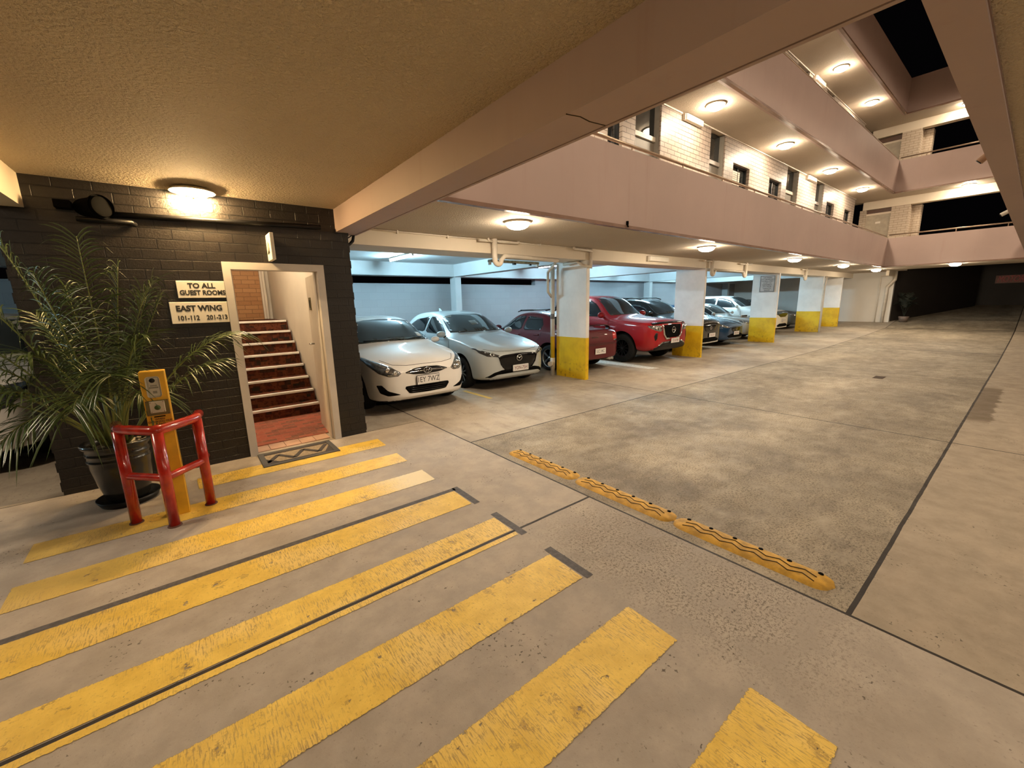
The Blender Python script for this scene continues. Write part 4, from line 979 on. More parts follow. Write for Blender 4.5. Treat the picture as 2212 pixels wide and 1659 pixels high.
# ------------------------------------------------------------------ cars
CARDARK = PM('underbody_black', (0.010, 0.010, 0.010), 0.7)
WINDOW = m_glass('car_window_glass', (0.010, 0.012, 0.014))
g_ = G('car_windscreen_glass'); b_ = g_.n('ShaderNodeBsdfPrincipled'); g_.put(b_.inputs['Base Color'], (0.030, 0.040, 0.043)); b_.inputs['Roughness'].default_value = 0.04; b_.inputs['IOR'].default_value = 1.95  # base colour lifted to stand in for lit haze inside the car
WINDSCREEN = g_.done(b_.outputs[0])
GLOSSBLACK = PM('gloss_black_trim', (0.005, 0.005, 0.006), 0.08, var=0.1, spec=0.4)
SEAM = PM('panel_gap', (0.03, 0.03, 0.03), 0.8)
STICKER = PM('windscreen_sticker', (0.6, 0.62, 0.6), 0.5)

def sample(tab, y):
    """smooth (monotone-ish) interpolation of a profile table"""
    n = len(tab)
    if y <= tab[0][0]: return tab[0][1]
    if y >= tab[-1][0]: return tab[-1][1]
    for i in range(n-1):
        a, b = tab[i], tab[i+1]
        if a[0] <= y <= b[0]:
            h = b[0]-a[0]; s = (b[1]-a[1])/h
            s0 = (a[1]-tab[i-1][1])/(a[0]-tab[i-1][0]) if i > 0 else s
            s1 = (tab[i+2][1]-b[1])/(tab[i+2][0]-b[0]) if i < n-2 else s
            def lim(p, q): return 0 if p*q <= 0 else 2*p*q/(p+q)
            m0 = lim(s0, s) if i > 0 else s; m1 = lim(s, s1) if i < n-2 else s
            t = (y-a[0])/h
            return (2*t**3-3*t*t+1)*a[1]+(t**3-2*t*t+t)*h*m0+(-2*t**3+3*t*t)*b[1]+(t**3-t*t)*h*m1

def car_body(sp):
    W2 = sp['W']/2; L = sp['L']; rows = []
    st = [0, 0.02, 0.06, 0.13, 0.24, 0.38, 0.55]; y = 0.75
    while y < L-0.6: st.append(y); y += 0.19
    st += [L-0.55, L-0.38, L-0.24, L-0.13, L-0.06, L-0.02, L]
    ws = []; 
    for y in st:
        zt, zb, zo, w = sample(sp['top'], y), sample(sp['belt'], y), sample(sp['bot'], y), W2*sample(sp['wid'], y)
        wr = min(sp['wr'], w*0.9); h = max(0.02, zt-zb); c = max(0, min(1, (h-0.10)/0.30))
        R = [(0, zo), (0.6*w, zo), (0.88*w, zo+0.005), (0.972*w, zo+0.06), (w, zo+0.36*(zb-zo)), (1.0*w, zo+0.62*(zb-zo)), (0.985*w, zo+0.86*(zb-zo)), (0.955*w, zb)]
        xb = 0.945*w
        hood = [(xb*(1-s), zb+h*(1-(1-s)**2.3)) for s in (0.05, 0.14, 0.32, 0.6, 0.82, 1.0)]
        cab = [(xb-0.012, zb+0.04*h), (xb+(wr-xb)*0.42, zb+0.46*h), (wr+0.012, zb+0.84*h), (wr-0.055, zb+0.955*h), (wr*0.55, zb+0.99*h), (0, zt)]
        R += [(a[0]*(1-c)+b[0]*c, a[1]*(1-c)+b[1]*c) for a, b in zip(hood, cab)]
        rows.append((y, R))
    bm = bmesh.new(); rings = []
    for y, R in rows:
        right = [bm.verts.new((x, y, z)) for x, z in R]; left = [right[0]]+[bm.verts.new((-x, y, z)) for x, z in R[1:-1]]+[right[-1]]
        rings.append((right, left))
    n = len(rings[0][0])
    for (r1, l1), (r2, l2) in zip(rings, rings[1:]):
        for k in range(n-1):
            bm.faces.new((r1[k], r1[k+1], r2[k+1], r2[k])); bm.faces.new((l1[k], l2[k], l2[k+1], l1[k+1]))
    for (r1, l1), rev in ((rings[0], False), (rings[-1], True)):
        for k in range(n-1):
            vs = [r1[k], l1[k], l1[k+1], r1[k+1]]; u = []
            for v in vs:
                if v not in u: u.append(v)
            bm.faces.new(u[::-1] if rev else u)
    bmesh.ops.recalc_face_normals(bm, faces=bm.faces)
    me = bpy.data.meshes.new('car_tmp'); bm.to_mesh(me); bm.free()
    o = bpy.data.objects.new('car_tmp', me); C.objects.link(o)
    md = o.modifiers.new('s', 'SUBSURF'); md.levels = 2; md.render_levels = 2
    dg = bpy.context.evaluated_depsgraph_get(); m2 = bpy.data.meshes.new_from_object(o.evaluated_get(dg))
    bm = bmesh.new(); bm.from_mesh(m2); bvh = BVHTree.FromBMesh(bm); bm.free()
    # wheel arches
    o.modifiers.clear(); o.data = m2; bpy.data.meshes.remove(me)
    k = MB(); ra = sp['wheel_r']+0.055
    for wy in sp['axles']:
        for s in (-1, 1): k.lathe([(0, s*(W2-0.30)), (ra, s*(W2-0.30)), (ra, s*(W2+0.2)), (0, s*(W2+0.2))], (0, wy, sp['wheel_r']+0.015), 40, 'X', smooth=False)
    cut = k.build('cut_tmp', CARDARK)
    md = o.modifiers.new('b', 'BOOLEAN'); md.operation = 'DIFFERENCE'; md.object = cut; md.solver = 'EXACT'
    dg = bpy.context.evaluated_depsgraph_get(); m3 = bpy.data.meshes.new_from_object(o.evaluated_get(dg))
    bpy.data.objects.remove(o); bpy.data.objects.remove(cut); bpy.data.meshes.remove(m2)
    m3.materials.clear(); m3.materials.append(sp['paint']); m3.materials.append(CARDARK); m3.name = 'body'
    for p in m3.polygons:
        c = p.center; p.use_smooth = True; p.material_index = 0
        if p.normal.z < -0.75 and c.z < 0.5: p.material_index = 1
        if abs(c.x) < W2+0.01:
            for wy in sp['axles']:
                dd = hypot(c.y-wy, c.z-sp['wheel_r']-0.015)
                if dd < ra*1.004 and (dd > ra*0.975 and abs(c.x) < W2+0.02 or abs(abs(c.x)-(W2-0.30)) < 0.004):
                    r_ = Vector((0, c.y-wy, c.z-sp['wheel_r']-0.015))
                    if abs(p.normal.x) < 0.5 and p.normal.dot(r_) < 0 or abs(abs(c.x)-(W2-0.30)) < 0.004: p.material_index = 1
    try: m3.set_sharp_from_angle(angle=radians(42))
    except Exception: pass
    return m3, bvh

VIEW = {'F': (Vector((0, 1, 0)), lambda a, b: Vector((a, -1, b))), 'B': (Vector((0, -1, 0)), lambda a, b: Vector((a, 9, b))),
        'R': (Vector((-1, 0, 0)), lambda a, b: Vector((3, a, b))), 'L': (Vector((1, 0, 0)), lambda a, b: Vector((-3, a, b))), 'T': (Vector((0, 0, -1)), lambda a, b: Vector((a, b, 4)))}
def smooth_poly(P, it=2):
    for _ in range(it):
        Q = []
        for i in range(len(P)):
            a, b = Vector(P[i]), Vector(P[(i+1) % len(P)]); Q += [tuple(a*0.90+b*0.10), tuple(a*0.10+b*0.90)]
        P = Q
    return P
def patch(name, bvh, view, poly, mat, parent, off=0.005, step=0.05, smooth=1, puff=0.0):
    """panel that follows the body skin: outline drawn in a side, front or plan view of the car"""
    d, org = VIEW[view]
    if smooth: poly = smooth_poly(poly, smooth)
    B = []
    for i in range(len(poly)):
        a, b = Vector(poly[i]), Vector(poly[(i+1) % len(poly)]); n = max(1, int((b-a).length/step))
        for q in range(n): B.append(a.lerp(b, q/n))
    nb = len(B); xs = [p[0] for p in poly]; ys = [p[1] for p in poly]; pts = list(B)
    x = min(xs)+step*0.5
    while x < max(xs):
        y = min(ys)+step*0.5
        while y < max(ys): pts.append(Vector((x, y))); y += step
        x += step
    V, E_, F_, ov, oe, of = geometry.delaunay_2d_cdt([Vector(p[:2]) for p in pts], [], [list(range(nb))], 2 if False else 1, 1e-5)
    edge = set(i for i, src in enumerate(ov) if any(q < nb for q in src))
    bm = bmesh.new(); vs = []
    for i, p in enumerate(V):
        hit, nor, _, _ = bvh.ray_cast(org(p.x, p.y), d)
        if hit is None: vs.append(None); continue
        if nor.dot(d) > 0: nor = -nor
        vs.append(bm.verts.new(hit+nor*(off if i not in edge else off*0.45)+nor*(puff if i not in edge else 0)))
    for fc in F_:
        q = [vs[i] for i in fc]
        if None in q: continue
        try: bm.faces.new(q).smooth = True
        except ValueError: pass
    # thickness: a skirt from the rim back to the skin
    be = [e for e in bm.edges if e.is_boundary]
    r = bmesh.ops.extrude_edge_only(bm, edges=be)
    for v in [g_ for g_ in r['geom'] if isinstance(g_, bmesh.types.BMVert)]: v.co += d*0.012
    bmesh.ops.recalc_face_normals(bm, faces=bm.faces)
    me = bpy.data.meshes.new(name); bm.to_mesh(me); bm.free(); me.materials.append(mat)
    o = bpy.data.objects.new(name, me); C.objects.link(o); o.parent = parent
    return o
def strip(name, bvh, view, pts, w, mat, parent, off=0.002):
    """thin line following the skin (panel gaps, chrome bars)"""
    d, org = VIEW[view]; P = []
    for a, b in zip(pts, pts[1:]):
        a, b = Vector(a), Vector(b); n = max(1, int((b-a).length/0.04))
        P += [a.lerp(b, q/n) for q in range(n)]
    P.append(Vector(pts[-1])); H = []
    for p in P:
        h, nor, _, _ = bvh.ray_cast(org(p[0], p[1]), d)
        if h is not None:
            if nor.dot(d) > 0: nor = -nor
            H.append((h+nor*off))
    if len(H) > 1: return MB().tube(H, w, 6).build(name, mat, parent)
def surf(bvh, view, a, b):
    d, org = VIEW[view]; h, n, _, _ = bvh.ray_cast(org(a, b), d)
    return h if h is not None else org(a, b)+d*1.0

def wheel(parent, sp, x, y):
    r = sp['wheel_r']; s = 1 if x > 0 else -1; wd = 0.205
    t = bpy.data.objects.new('wheel', None); C.objects.link(t); t.parent = parent; t.location = (x, y, r); t.empty_display_size = 0.1
    rr = r*sp.get('rim', 0.68)
    MB().lathe([(rr*0.96, -wd/2), (rr*1.04, -wd/2), (r*0.93, -wd/2), (r*0.985, -wd*0.36), (r, -wd*0.2), (r, wd*0.2), (r*0.985, wd*0.36), (r*0.93, wd/2), (rr*1.04, wd/2), (rr*0.96, wd/2*0.9)], (0, 0, 0), 40, 'X').build('tyre', RUBBER, t, smooth=True)
    k = MB(); k.lathe([(rr*0.97, -wd/2*0.9), (rr*0.985, s*wd/2*0.88), (rr*0.93, s*wd/2*0.90), (rr*0.90, s*wd/2*0.6), (rr*0.90, -s*0.06)], (0, 0, 0), 40, 'X')
    ns = sp.get('spokes', 10); hub = s*wd/2*0.72
    for i in range(ns):
        a = 2*pi*i/ns
        for da in ((-0.07, 0.07) if sp.get('twin') else (0,)):
            c, q = cos(a+da), sin(a+da); u = Vector((0, c, q)); v = Vector((0, -q, c)); hw = rr*sp.get('spoke_w', 0.055)
            A = [u*rr*0.12+v*hw, u*rr*0.12-v*hw, u*rr*0.94-v*hw*0.75, u*rr*0.94+v*hw*0.75]
            k.poly([Vector((hub, 0, 0))+p for p in A], (-s*0.022, 0, 0))
    k.lathe([(0, hub+s*0.006), (rr*0.14, hub+s*0.004), (rr*0.17, hub-s*0.02)], (0, 0, 0), 20, 'X')
    k.build('rim', sp.get('rim_mat', ALLOY), t)
    MB().lathe([(0, -s*0.02), (rr*0.9, -s*0.02), (rr*0.9, -s*0.03)], (0, 0, 0), 28, 'X').build('brake_disc', MATTEBLACK, t)
    return t

def plate(parent, at, txt, w=0.372, h=0.110, facing=-1, back=PLATEW, ink=PLATEK, rim=PLATEK, size=0.085, sx=0.8, tilt=0, part=None):
    k = MB(); k.rbox(-w/2-0.008, w/2+0.008, -0.006, 0.006, -h/2-0.008, h/2+0.008, 0.004, 1); o = k.build('number_plate', rim, parent)
    o.location = at+Vector((0, facing*0.012, 0)); o.rotation_euler = (tilt, 0, 0 if facing < 0 else pi)
    k = MB(); k.box(-w/2, w/2, -0.008, -0.005, -h/2, h/2); k.build('plate_face', back, o)
    text('registration', txt, size, ink, face_mtx((0, -0.0085, 0), (0, -1, 0)), o, 0.0006, 'CENTER', sx)
    return o

def mirror(parent, bvh, y, z, side, W2, mat, sz=1.0):
    h = surf(bvh, 'R' if side > 0 else 'L', y, z); k = MB(); x = h.x
    b = bmesh.new(); bmesh.ops.create_uvsphere(b, u_segments=16, v_segments=10, radius=1)
    for v in b.verts:
        v.co.x *= 0.105*sz; v.co.y *= 0.07*sz; v.co.z *= 0.066*sz
        if v.co.y > 0.02: v.co.y = 0.02+(v.co.y-0.02)*0.2
    k.join(b, Matrix.Translation((x+side*0.13*sz, y, z+0.03)))
    o = k.build('wing_mirror', mat, parent, smooth=True)
    k = MB(); k.tube([(x-side*0.02, y+0.02, z-0.03), (x+side*0.09, y, z-0.015)], [0.03, 0.022], 8); k.build('mirror_arm', BLACKP, o)
    return o

def make_car(name, label, loc, rot, sp):
    t = thing(name, label, sp.get('cat', 'car'), (loc[0], loc[1], fz(loc[0]) if len(loc) < 3 else loc[2]), rot)
    me, bvh = car_body(sp); b = bpy.data.objects.new('body', me); C.objects.link(b); b.parent = t
    W2 = sp['W']/2; L = sp['L']
    patch('windscreen', bvh, 'F', sp['ws'], WINDSCREEN, t, 0.004, 0.06, 0)
    for sd in 'LR':
        for wq in sp['sidewin']: patch('side_window', bvh, sd, wq, WINDOW, t, 0.004, 0.06, 1)
        for ln_ in sp.get('doors', ()): strip('door_gap', bvh, sd, ln_, 0.004, SEAM, t, 0.0)
        for (hy, hz) in sp.get('handles', ()):
            h = surf(bvh, sd, hy, hz); s = 1 if sd == 'R' else -1
            k = MB(); k.rbox(h.x-0.012 if s > 0 else h.x-0.03, h.x+0.03 if s > 0 else h.x+0.012, hy-0.09, hy+0.09, hz-0.016, hz+0.016, 0.008, 2); k.build('door_handle', sp.get('trim', sp['paint']), t)
        mirror(t, bvh, sp['mir'][0], sp['mir'][1], 1 if sd == 'R' else -1, W2, sp.get('trim', sp['paint']), sp.get('mirs', 1))
    if 'rw' in sp: patch('rear_window', bvh, 'B', sp['rw'], WINDOW, t, 0.004, 0.06, 0)
    for ax in sp['axles']:
        for s in (-1, 1): wheel(t, sp, s*(W2-0.118), ax)
    for ln_ in sp.get('front_lines', ()): strip('panel_gap', bvh, 'F', ln_, 0.004, SEAM, t, 0.0)
    for (nm, vw, pl, mt, off, sm) in sp.get('patches', ()):
        for q in ((pl, [(-a, c) for a, c in pl]) if nm.endswith('*') else (pl,)):
            patch(nm.rstrip('*'), bvh, vw, q, mt, t, off, 0.04, sm)
    if 'extra' in sp: sp['extra'](t, bvh, sp)
    return t
def poly_sym(p): return p+[(-a, b) for a, b in p[::-1] if abs(a) > 1e-6]

# ---- paints
P_WHITE = m_paint('white_car_paint', (0.74, 0.72, 0.69), 0, 0.6)
P_SILVER = m_paint('silver_blue_paint', (0.46, 0.50, 0.51), 0.25, 0.42, 0.12)
P_MAROON = m_paint('dark_red_paint', (0.085, 0.004, 0.008), 0.0, 0.55, 0.0, 0.45)
P_RED = m_paint('bright_red_paint', (0.31, 0.006, 0.010), 0.0, 0.55, 0.0, 0.6)
P_BLACK = m_paint('black_car_paint', (0.016, 0.014, 0.013), 0.1, 0.25)
P_NAVY = m_paint('deep_blue_paint', (0.010, 0.045, 0.11), 0.2, 0.4, 0.1)
P_BRONZE = m_paint('silver_grey_paint', (0.44, 0.42, 0.39), 0.3, 0.4, 0.15)
P_PEARL = m_paint('pearl_white_paint', (0.76, 0.74, 0.71), 0, 0.6)
P_SLATE = m_paint('slate_paint', (0.10, 0.12, 0.12), 0.4, 0.3)

HATCH = dict(L=4.10, W=1.70, wr=0.56, wheel_r=0.305, axles=(0.80, 3.37), rim=0.66, spokes=10, twin=True, spoke_w=0.035,
    top=[(0, 0.67), (0.05, 0.735), (0.14, 0.80), (0.35, 0.872), (0.65, 0.94), (0.92, 0.995), (1.02, 1.035), (1.38, 1.225), (1.74, 1.375), (2.0, 1.435), (2.5, 1.455), (3.1, 1.425), (3.55, 1.335), (3.82, 1.16), (3.98, 0.97), (4.1, 0.72)],
    belt=[(0, 0.635), (0.06, 0.69), (0.2, 0.76), (0.5, 0.835), (1.0, 0.912), (2.0, 0.945), (3.2, 0.985), (3.7, 0.98), (3.95, 0.86), (4.1, 0.66)],
    bot=[(0, 0.27), (0.06, 0.205), (0.3, 0.18), (3.7, 0.20), (4.0, 0.25), (4.1, 0.33)],
    wid=[(0, 0.52), (0.02, 0.63), (0.06, 0.74), (0.13, 0.83), (0.24, 0.91), (0.4, 0.96), (0.7, 0.99), (1.2, 1.0), (3.1, 1.0), (3.6, 0.96), (3.95, 0.84), (4.1, 0.55)],
    ws=[(-0.66, 1.015), (-0.35, 1.035), (0, 1.04), (0.35, 1.035), (0.66, 1.015), (0.545, 1.345), (0.3, 1.385), (0, 1.395), (-0.3, 1.385), (-0.545, 1.345)],
    rw=[(-0.52, 1.05), (0.52, 1.05), (0.44, 1.28), (-0.44, 1.28)],
    sidewin=[[(1.42, 0.985), (2.28, 1.0), (2.30, 1.335), (2.05, 1.325), (1.85, 1.25)], [(2.36, 1.005), (3.35, 1.06), (3.28, 1.17), (3.0, 1.285), (2.38, 1.335)]],
    doors=[[(1.22, 0.30), (1.18, 0.6), (1.25, 0.92)], [(2.33, 0.24), (2.33, 1.0)], [(1.25, 0.26), (3.0, 0.26)]], handles=[(2.15, 0.84), (3.05, 0.88)], mir=(1.36, 0.955), mirs=0.85)

def badge_ring(t, at, rx, rz, draw, name='badge'):
    k = MB(); k.tube([(rx*cos(a), 0, rz*sin(a)) for a in [2*pi*q/28 for q in range(28)]], 0.006, 8, closed=True); draw(k)
    o = k.build(name, CHROME, t); o.location = at+Vector((0, -0.014, 0)); return o

def accent_extra(t, bvh, sp):
    gx = [(-0.37, 0.640), (-0.2, 0.690), (0, 0.702), (0.2, 0.690), (0.37, 0.640), (0.22, 0.600), (0, 0.590), (-0.22, 0.600)]
    gr = patch('grille', bvh, 'F', gx, GLOSSBLACK, t, 0.006, 0.03, 1)
    strip('chrome_bar', bvh, 'F', [(-0.33, 0.638), (-0.1, 0.643), (0.1, 0.643), (0.33, 0.638)], 0.007, CHROME, gr, 0.004)
    def H(k):
        k.tube([(-0.030, 0, -0.024), (-0.012, 0, 0.026)], 0.006, 6); k.tube([(0.012, 0, -0.026), (0.030, 0, 0.024)], 0.006, 6); k.tube([(-0.022, 0, -0.006), (0, 0, 0.002), (0.022, 0, 0.006)], 0.005, 6)
    badge_ring(t, surf(bvh, 'F', 0, 0.648)+Vector((0, -0.008, 0)), 0.068, 0.042, H)
    plate(t, surf(bvh, 'F', 0.0, 0.505)+Vector((0, -0.010, 0)), '1EY 7WZ', 0.372, 0.134, -1, PLATEW, PLATEK, PLATEK, 0.118, 0.80)
    lg = patch('lower_grille', bvh, 'F', poly_sym([(0, 0.432), (0.36, 0.432), (0.375, 0.40), (0.31, 0.315), (0.0, 0.305)]), MATTEBLACK, t, 0.005, 0.04, 1)
    for z in (0.335, 0.365, 0.395): strip('grille_slat', bvh, 'F', [(-0.30, z), (0.30, z)], 0.007, GLOSSBLACK, lg, 0.008)
    patch('sticker', bvh, 'F', [(0.44, 1.08), (0.55, 1.07), (0.52, 1.14), (0.43, 1.15)], STICKER, t, 0.008, 0.05, 0)
    strip('wiper', bvh, 'F', [(-0.55, 1.045), (-0.1, 1.06), (0.1, 1.055)], 0.009, BLACKP, t, 0.016); strip('wiper', bvh, 'F', [(0.02, 1.05), (0.5, 1.06)], 0.009, BLACKP, t, 0.016)
    for s in (-1, 1):
        for (a, b, r) in ((0.60, 0.695, 0.045), (0.51, 0.650, 0.035)):
            h = surf(bvh, 'F', s*a, b); MB().lathe([(0, -0.012), (r*0.7, -0.010), (r, 0.0), (r, 0.02)], (0, 0, 0), 16, 'Y').build('lamp_reflector', CHROME, t).location = h+Vector((0, -0.004, 0))
acc = dict(HATCH); acc.update(paint=P_WHITE, extra=accent_extra,
    front_lines=[[(-0.62, 0.82), (-0.50, 0.757), (-0.3, 0.738), (0, 0.742), (0.3, 0.738), (0.50, 0.757), (0.62, 0.82)]],
    patches=[('headlight*', 'F', [(0.415, 0.640), (0.47, 0.595), (0.60, 0.595), (0.71, 0.645), (0.785, 0.745), (0.81, 0.85), (0.78, 0.855), (0.70, 0.812), (0.55, 0.740)], HEADLAMP, 0.006, 1),
             ('fog_recess*', 'F', [(0.44, 0.315), (0.62, 0.305), (0.71, 0.35), (0.745, 0.47), (0.69, 0.475), (0.62, 0.385)], MATTEBLACK, 0.004, 1)])
make_car('hatchback', 'white hatchback nose out beside the black brick corner, plate 1EY 7WZ', (2.86, 5.76, 0), 0, acc)

def mazda_extra(t, bvh, sp):
    gr = patch('grille', bvh, 'F', poly_sym([(0, 0.69), (0.36, 0.675), (0.45, 0.650), (0.45, 0.585), (0.39, 0.44), (0.30, 0.385), (0, 0.38)]), GLOSSBLACK, t, 0.006, 0.04, 1)
    strip('grille_frame', bvh, 'F', [(-0.62, 0.69), (-0.47, 0.650), (-0.42, 0.50), (-0.32, 0.385), (0, 0.370), (0.32, 0.385), (0.42, 0.50), (0.47, 0.650), (0.62, 0.69)], 0.009, GLOSSBLACK, gr, 0.006)
    def wing(k):
        k.tube([(-0.048, 0, 0.012), (-0.02, 0, 0.016), (0, 0, -0.012), (0.02, 0, 0.016), (0.048, 0, 0.012)], 0.008, 6)
    badge_ring(t, surf(bvh, 'F', 0, 0.600)+Vector((0, -0.010, 0)), 0.062, 0.055, wing)
    plate(t, surf(bvh, 'F', 0.03, 0.405)+Vector((0, -0.012, 0)), 'YON-75H', 0.372, 0.107, -1, PLATEW, PLATER, PLATEW, 0.095, 0.80)
    patch('lower_intake', bvh, 'F', poly_sym([(0, 0.40), (0.40, 0.395), (0.56, 0.36), (0.70, 0.265), (0.62, 0.262), (0.50, 0.315), (0, 0.325)]), MATTEBLACK, t, 0.004, 0.04, 1)
    k = MB(); k.poly([(0, 0, 0), (0, 0.16, 0.01), (0, 0.17, 0.075), (0, 0.12, 0.07)], (0.012, 0, 0)); o = k.build('roof_antenna', sp['paint'], t); h = surf(bvh, 'T', 0, 2.95); o.location = h+Vector((-0.006, 0, -0.006))
    strip('wiper', bvh, 'F', [(0.05, 1.05), (0.55, 1.055)], 0.009, BLACKP, t, 0.016); strip('wiper', bvh, 'F', [(-0.55, 1.045), (0, 1.055)], 0.009, BLACKP, t, 0.016)
    patch('sticker', bvh, 'F', [(-0.54, 1.345), (-0.36, 1.375), (-0.36, 1.385), (-0.54, 1.357)], STICKER, t, 0.008, 0.05, 0)
    patch('sticker', bvh, 'F', [(-0.10, 1.19), (0.08, 1.20), (0.08, 1.28), (-0.10, 1.27)], PM('faint_sticker', (0.16, 0.18, 0.18), 0.5), t, 0.008, 0.05, 0)
    for s in (-1, 1):
        h = surf(bvh, 'F', s*0.585, 0.705); badge_ring(t, h+Vector((0, -0.006, 0)), 0.040, 0.036, lambda k: None, 'lamp_ring')
mz = dict(HATCH); mz.update(L=4.08, W=1.70, wheel_r=0.312, paint=P_SILVER, extra=mazda_extra, rim=0.68, spokes=9, twin=True, spoke_w=0.032,
    top=[(0, 0.70), (0.05, 0.755), (0.14, 0.80), (0.4, 0.87), (0.8, 0.955), (1.12, 1.02), (1.22, 1.06), (1.55, 1.235), (1.9, 1.39), (2.15, 1.465), (2.55, 1.495), (3.1, 1.465), (3.5, 1.37), (3.8, 1.19), (3.96, 0.98), (4.08, 0.72)],
    belt=[(0, 0.66), (0.06, 0.705), (0.2, 0.765), (0.6, 0.86), (1.1, 0.94), (2.0, 0.965), (3.2, 1.02), (3.7, 1.02), (3.93, 0.90), (4.08, 0.66)],
    ws=[(-0.66, 1.05), (-0.35, 1.07), (0, 1.075), (0.35, 1.07), (0.66, 1.05), (0.55, 1.37), (0.3, 1.41), (0, 1.42), (-0.3, 1.41), (-0.55, 1.37)],
    sidewin=[[(1.5, 1.01), (2.36, 1.035), (2.36, 1.375), (2.15, 1.365), (1.92, 1.27)], [(2.42, 1.04), (3.3, 1.10), (3.22, 1.2), (3.0, 1.31), (2.42, 1.375)]], mir=(1.46, 1.0), mirs=1.0,
    front_lines=[[(-0.66, 0.79), (-0.48, 0.75), (-0.2, 0.735), (0.2, 0.735), (0.48, 0.75), (0.66, 0.79)]],
    patches=[('headlight*', 'F', [(0.44, 0.675), (0.50, 0.655), (0.66, 0.665), (0.745, 0.725), (0.79, 0.805), (0.765, 0.81), (0.68, 0.76), (0.55, 0.715)], LAMPDARK, 0.006, 1)])
make_car('hatchback', 'silver blue hatchback, plate YON-75H, just left of the first pillar', (4.98, 6.10, 0), radians(-0.5), mz)

# ---- dark red sedan, tail towards the court
SED = dict(L=4.35, W=1.69, wr=0.53, wheel_r=0.31, axles=(0.92, 3.45), rim=0.74, spokes=5, twin=True, spoke_w=0.06,
    top=[(0, 0.62), (0.06, 0.69), (0.3, 0.80), (0.8, 0.885), (1.15, 0.945), (1.3, 1.0), (1.65, 1.22), (1.95, 1.345), (2.25, 1.40), (2.7, 1.405), (3.05, 1.35), (3.35, 1.20), (3.6, 1.04), (3.75, 1.005), (4.15, 0.99), (4.27, 0.95), (4.32, 0.80), (4.35, 0.66)],
    belt=[(0, 0.58), (0.1, 0.66), (0.5, 0.78), (1.1, 0.875), (2.2, 0.90), (3.4, 0.935), (4.1, 0.93), (4.28, 0.88), (4.35, 0.60)],
    bot=[(0, 0.28), (0.06, 0.21), (0.4, 0.18), (3.8, 0.21), (4.2, 0.25), (4.35, 0.30)],
    wid=[(0, 0.55), (0.03, 0.68), (0.1, 0.82), (0.25, 0.93), (0.6, 0.985), (1.2, 1.0), (3.4, 1.0), (4.0, 0.965), (4.22, 0.90), (4.30, 0.82), (4.35, 0.66)],
    ws=[(-0.62, 0.99), (0, 1.01), (0.62, 0.99), (0.52, 1.31), (0, 1.35), (-0.52, 1.31)], rw=[(-0.55, 1.06), (0.55, 1.06), (0.46, 1.30), (-0.46, 1.30)],
    sidewin=[[(1.42, 0.94), (2.38, 0.95), (2.38, 1.30), (2.1, 1.29), (1.8, 1.17)], [(2.46, 0.95), (3.12, 0.965), (3.14, 1.08), (3.0, 1.25), (2.46, 1.30)]],
    doors=[[(1.3, 0.3), (1.25, 0.6), (1.32, 0.9)], [(2.42, 0.25), (2.42, 0.95)], [(2.95, 0.62), (3.12, 0.78), (3.2, 0.95)]], handles=[(2.28, 0.83), (3.02, 0.85)], mir=(1.45, 0.96))
def sedan_extra(t, bvh, sp):
    k = MB(); P = []
    for i in range(17):
        q = -1+2*i/16; P.append((0.62*q, 4.20-0.10*q*q, 1.075-0.10*abs(q)**6))
    for (a, b) in zip(P, P[1:]): k.poly([(a[0], a[1]-0.07, a[2]+0.004), (b[0], b[1]-0.07, b[2]+0.004), (b[0], b[1]+0.05, b[2]+0.012), (a[0], a[1]+0.05, a[2]+0.012)], (0, 0, -0.022))
    for s in (-1, 1): k.rbox(s*0.60-0.03, s*0.60+0.03, 4.02, 4.13, 0.93, 1.0, 0.01, 1)
    k.build('boot_spoiler', PM('dark_spoiler', (0.035, 0.008, 0.008), 0.25, coat=0.8), t)
    h = surf(bvh, 'B', 0.0, 0.475); plate(t, h+Vector((0, 0.006, 0)), 'LC 14C', 0.36, 0.12, 1, PLATEW, PLATEK, PLATEW, 0.10, 0.85)
    text('boot_lettering', 'I M P R E Z A', 0.045, CHROME, face_mtx(tuple(surf(bvh, 'B', 0.16, 0.80)+Vector((0, 0.012, 0))), (0, 1, 0)), t, 0.003, 'CENTER', 1.0)
    for s in (0.36, 0.46):
        k = MB(); k.tube([(-s, 4.1, 0.27), (-s, 4.36, 0.27)], 0.032, 14); k.lathe([(0.024, 0), (0.024, -0.03), (0, -0.03)], (-s, 4.362, 0.27), 14, 'Y'); k.build('exhaust_tip', STEEL, t)
    k = MB()
    for s in (-1, 1): k.tube([(s*0.50, 1.95, 1.40), (s*0.52, 2.1, 1.43), (s*0.52, 2.6, 1.44)], 0.014, 8)
    k.tube([(-0.56, 2.12, 1.435), (0.56, 2.12, 1.435)], 0.018, 8); k.build('roof_bar', BLACKP, t)
    strip('bumper_gap', bvh, 'B', [(-0.7, 0.63), (0, 0.625), (0.7, 0.63)], 0.005, SEAM, t, 0.001); strip('boot_gap', bvh, 'B', [(-0.55, 0.93), (-0.52, 0.66), (0.52, 0.66), (0.55, 0.93)], 0.004, SEAM, t, 0.0)
sed = dict(SED); sed.update(paint=P_MAROON, extra=sedan_extra,
    patches=[('tail_light*', 'B', [(0.50, 0.69), (0.72, 0.69), (0.79, 0.73), (0.79, 0.86), (0.66, 0.90), (0.52, 0.88)], TAIL, 0.006, 1), ('reverse_light*', 'B', [(0.52, 0.695), (0.70, 0.695), (0.76, 0.735), (0.54, 0.74)], HEADLAMP, 0.010, 1)])
make_car('sedan', 'dark red sedan parked tail out behind the first pillar, with boot spoiler', (7.60, 10.62, 0), pi, sed)

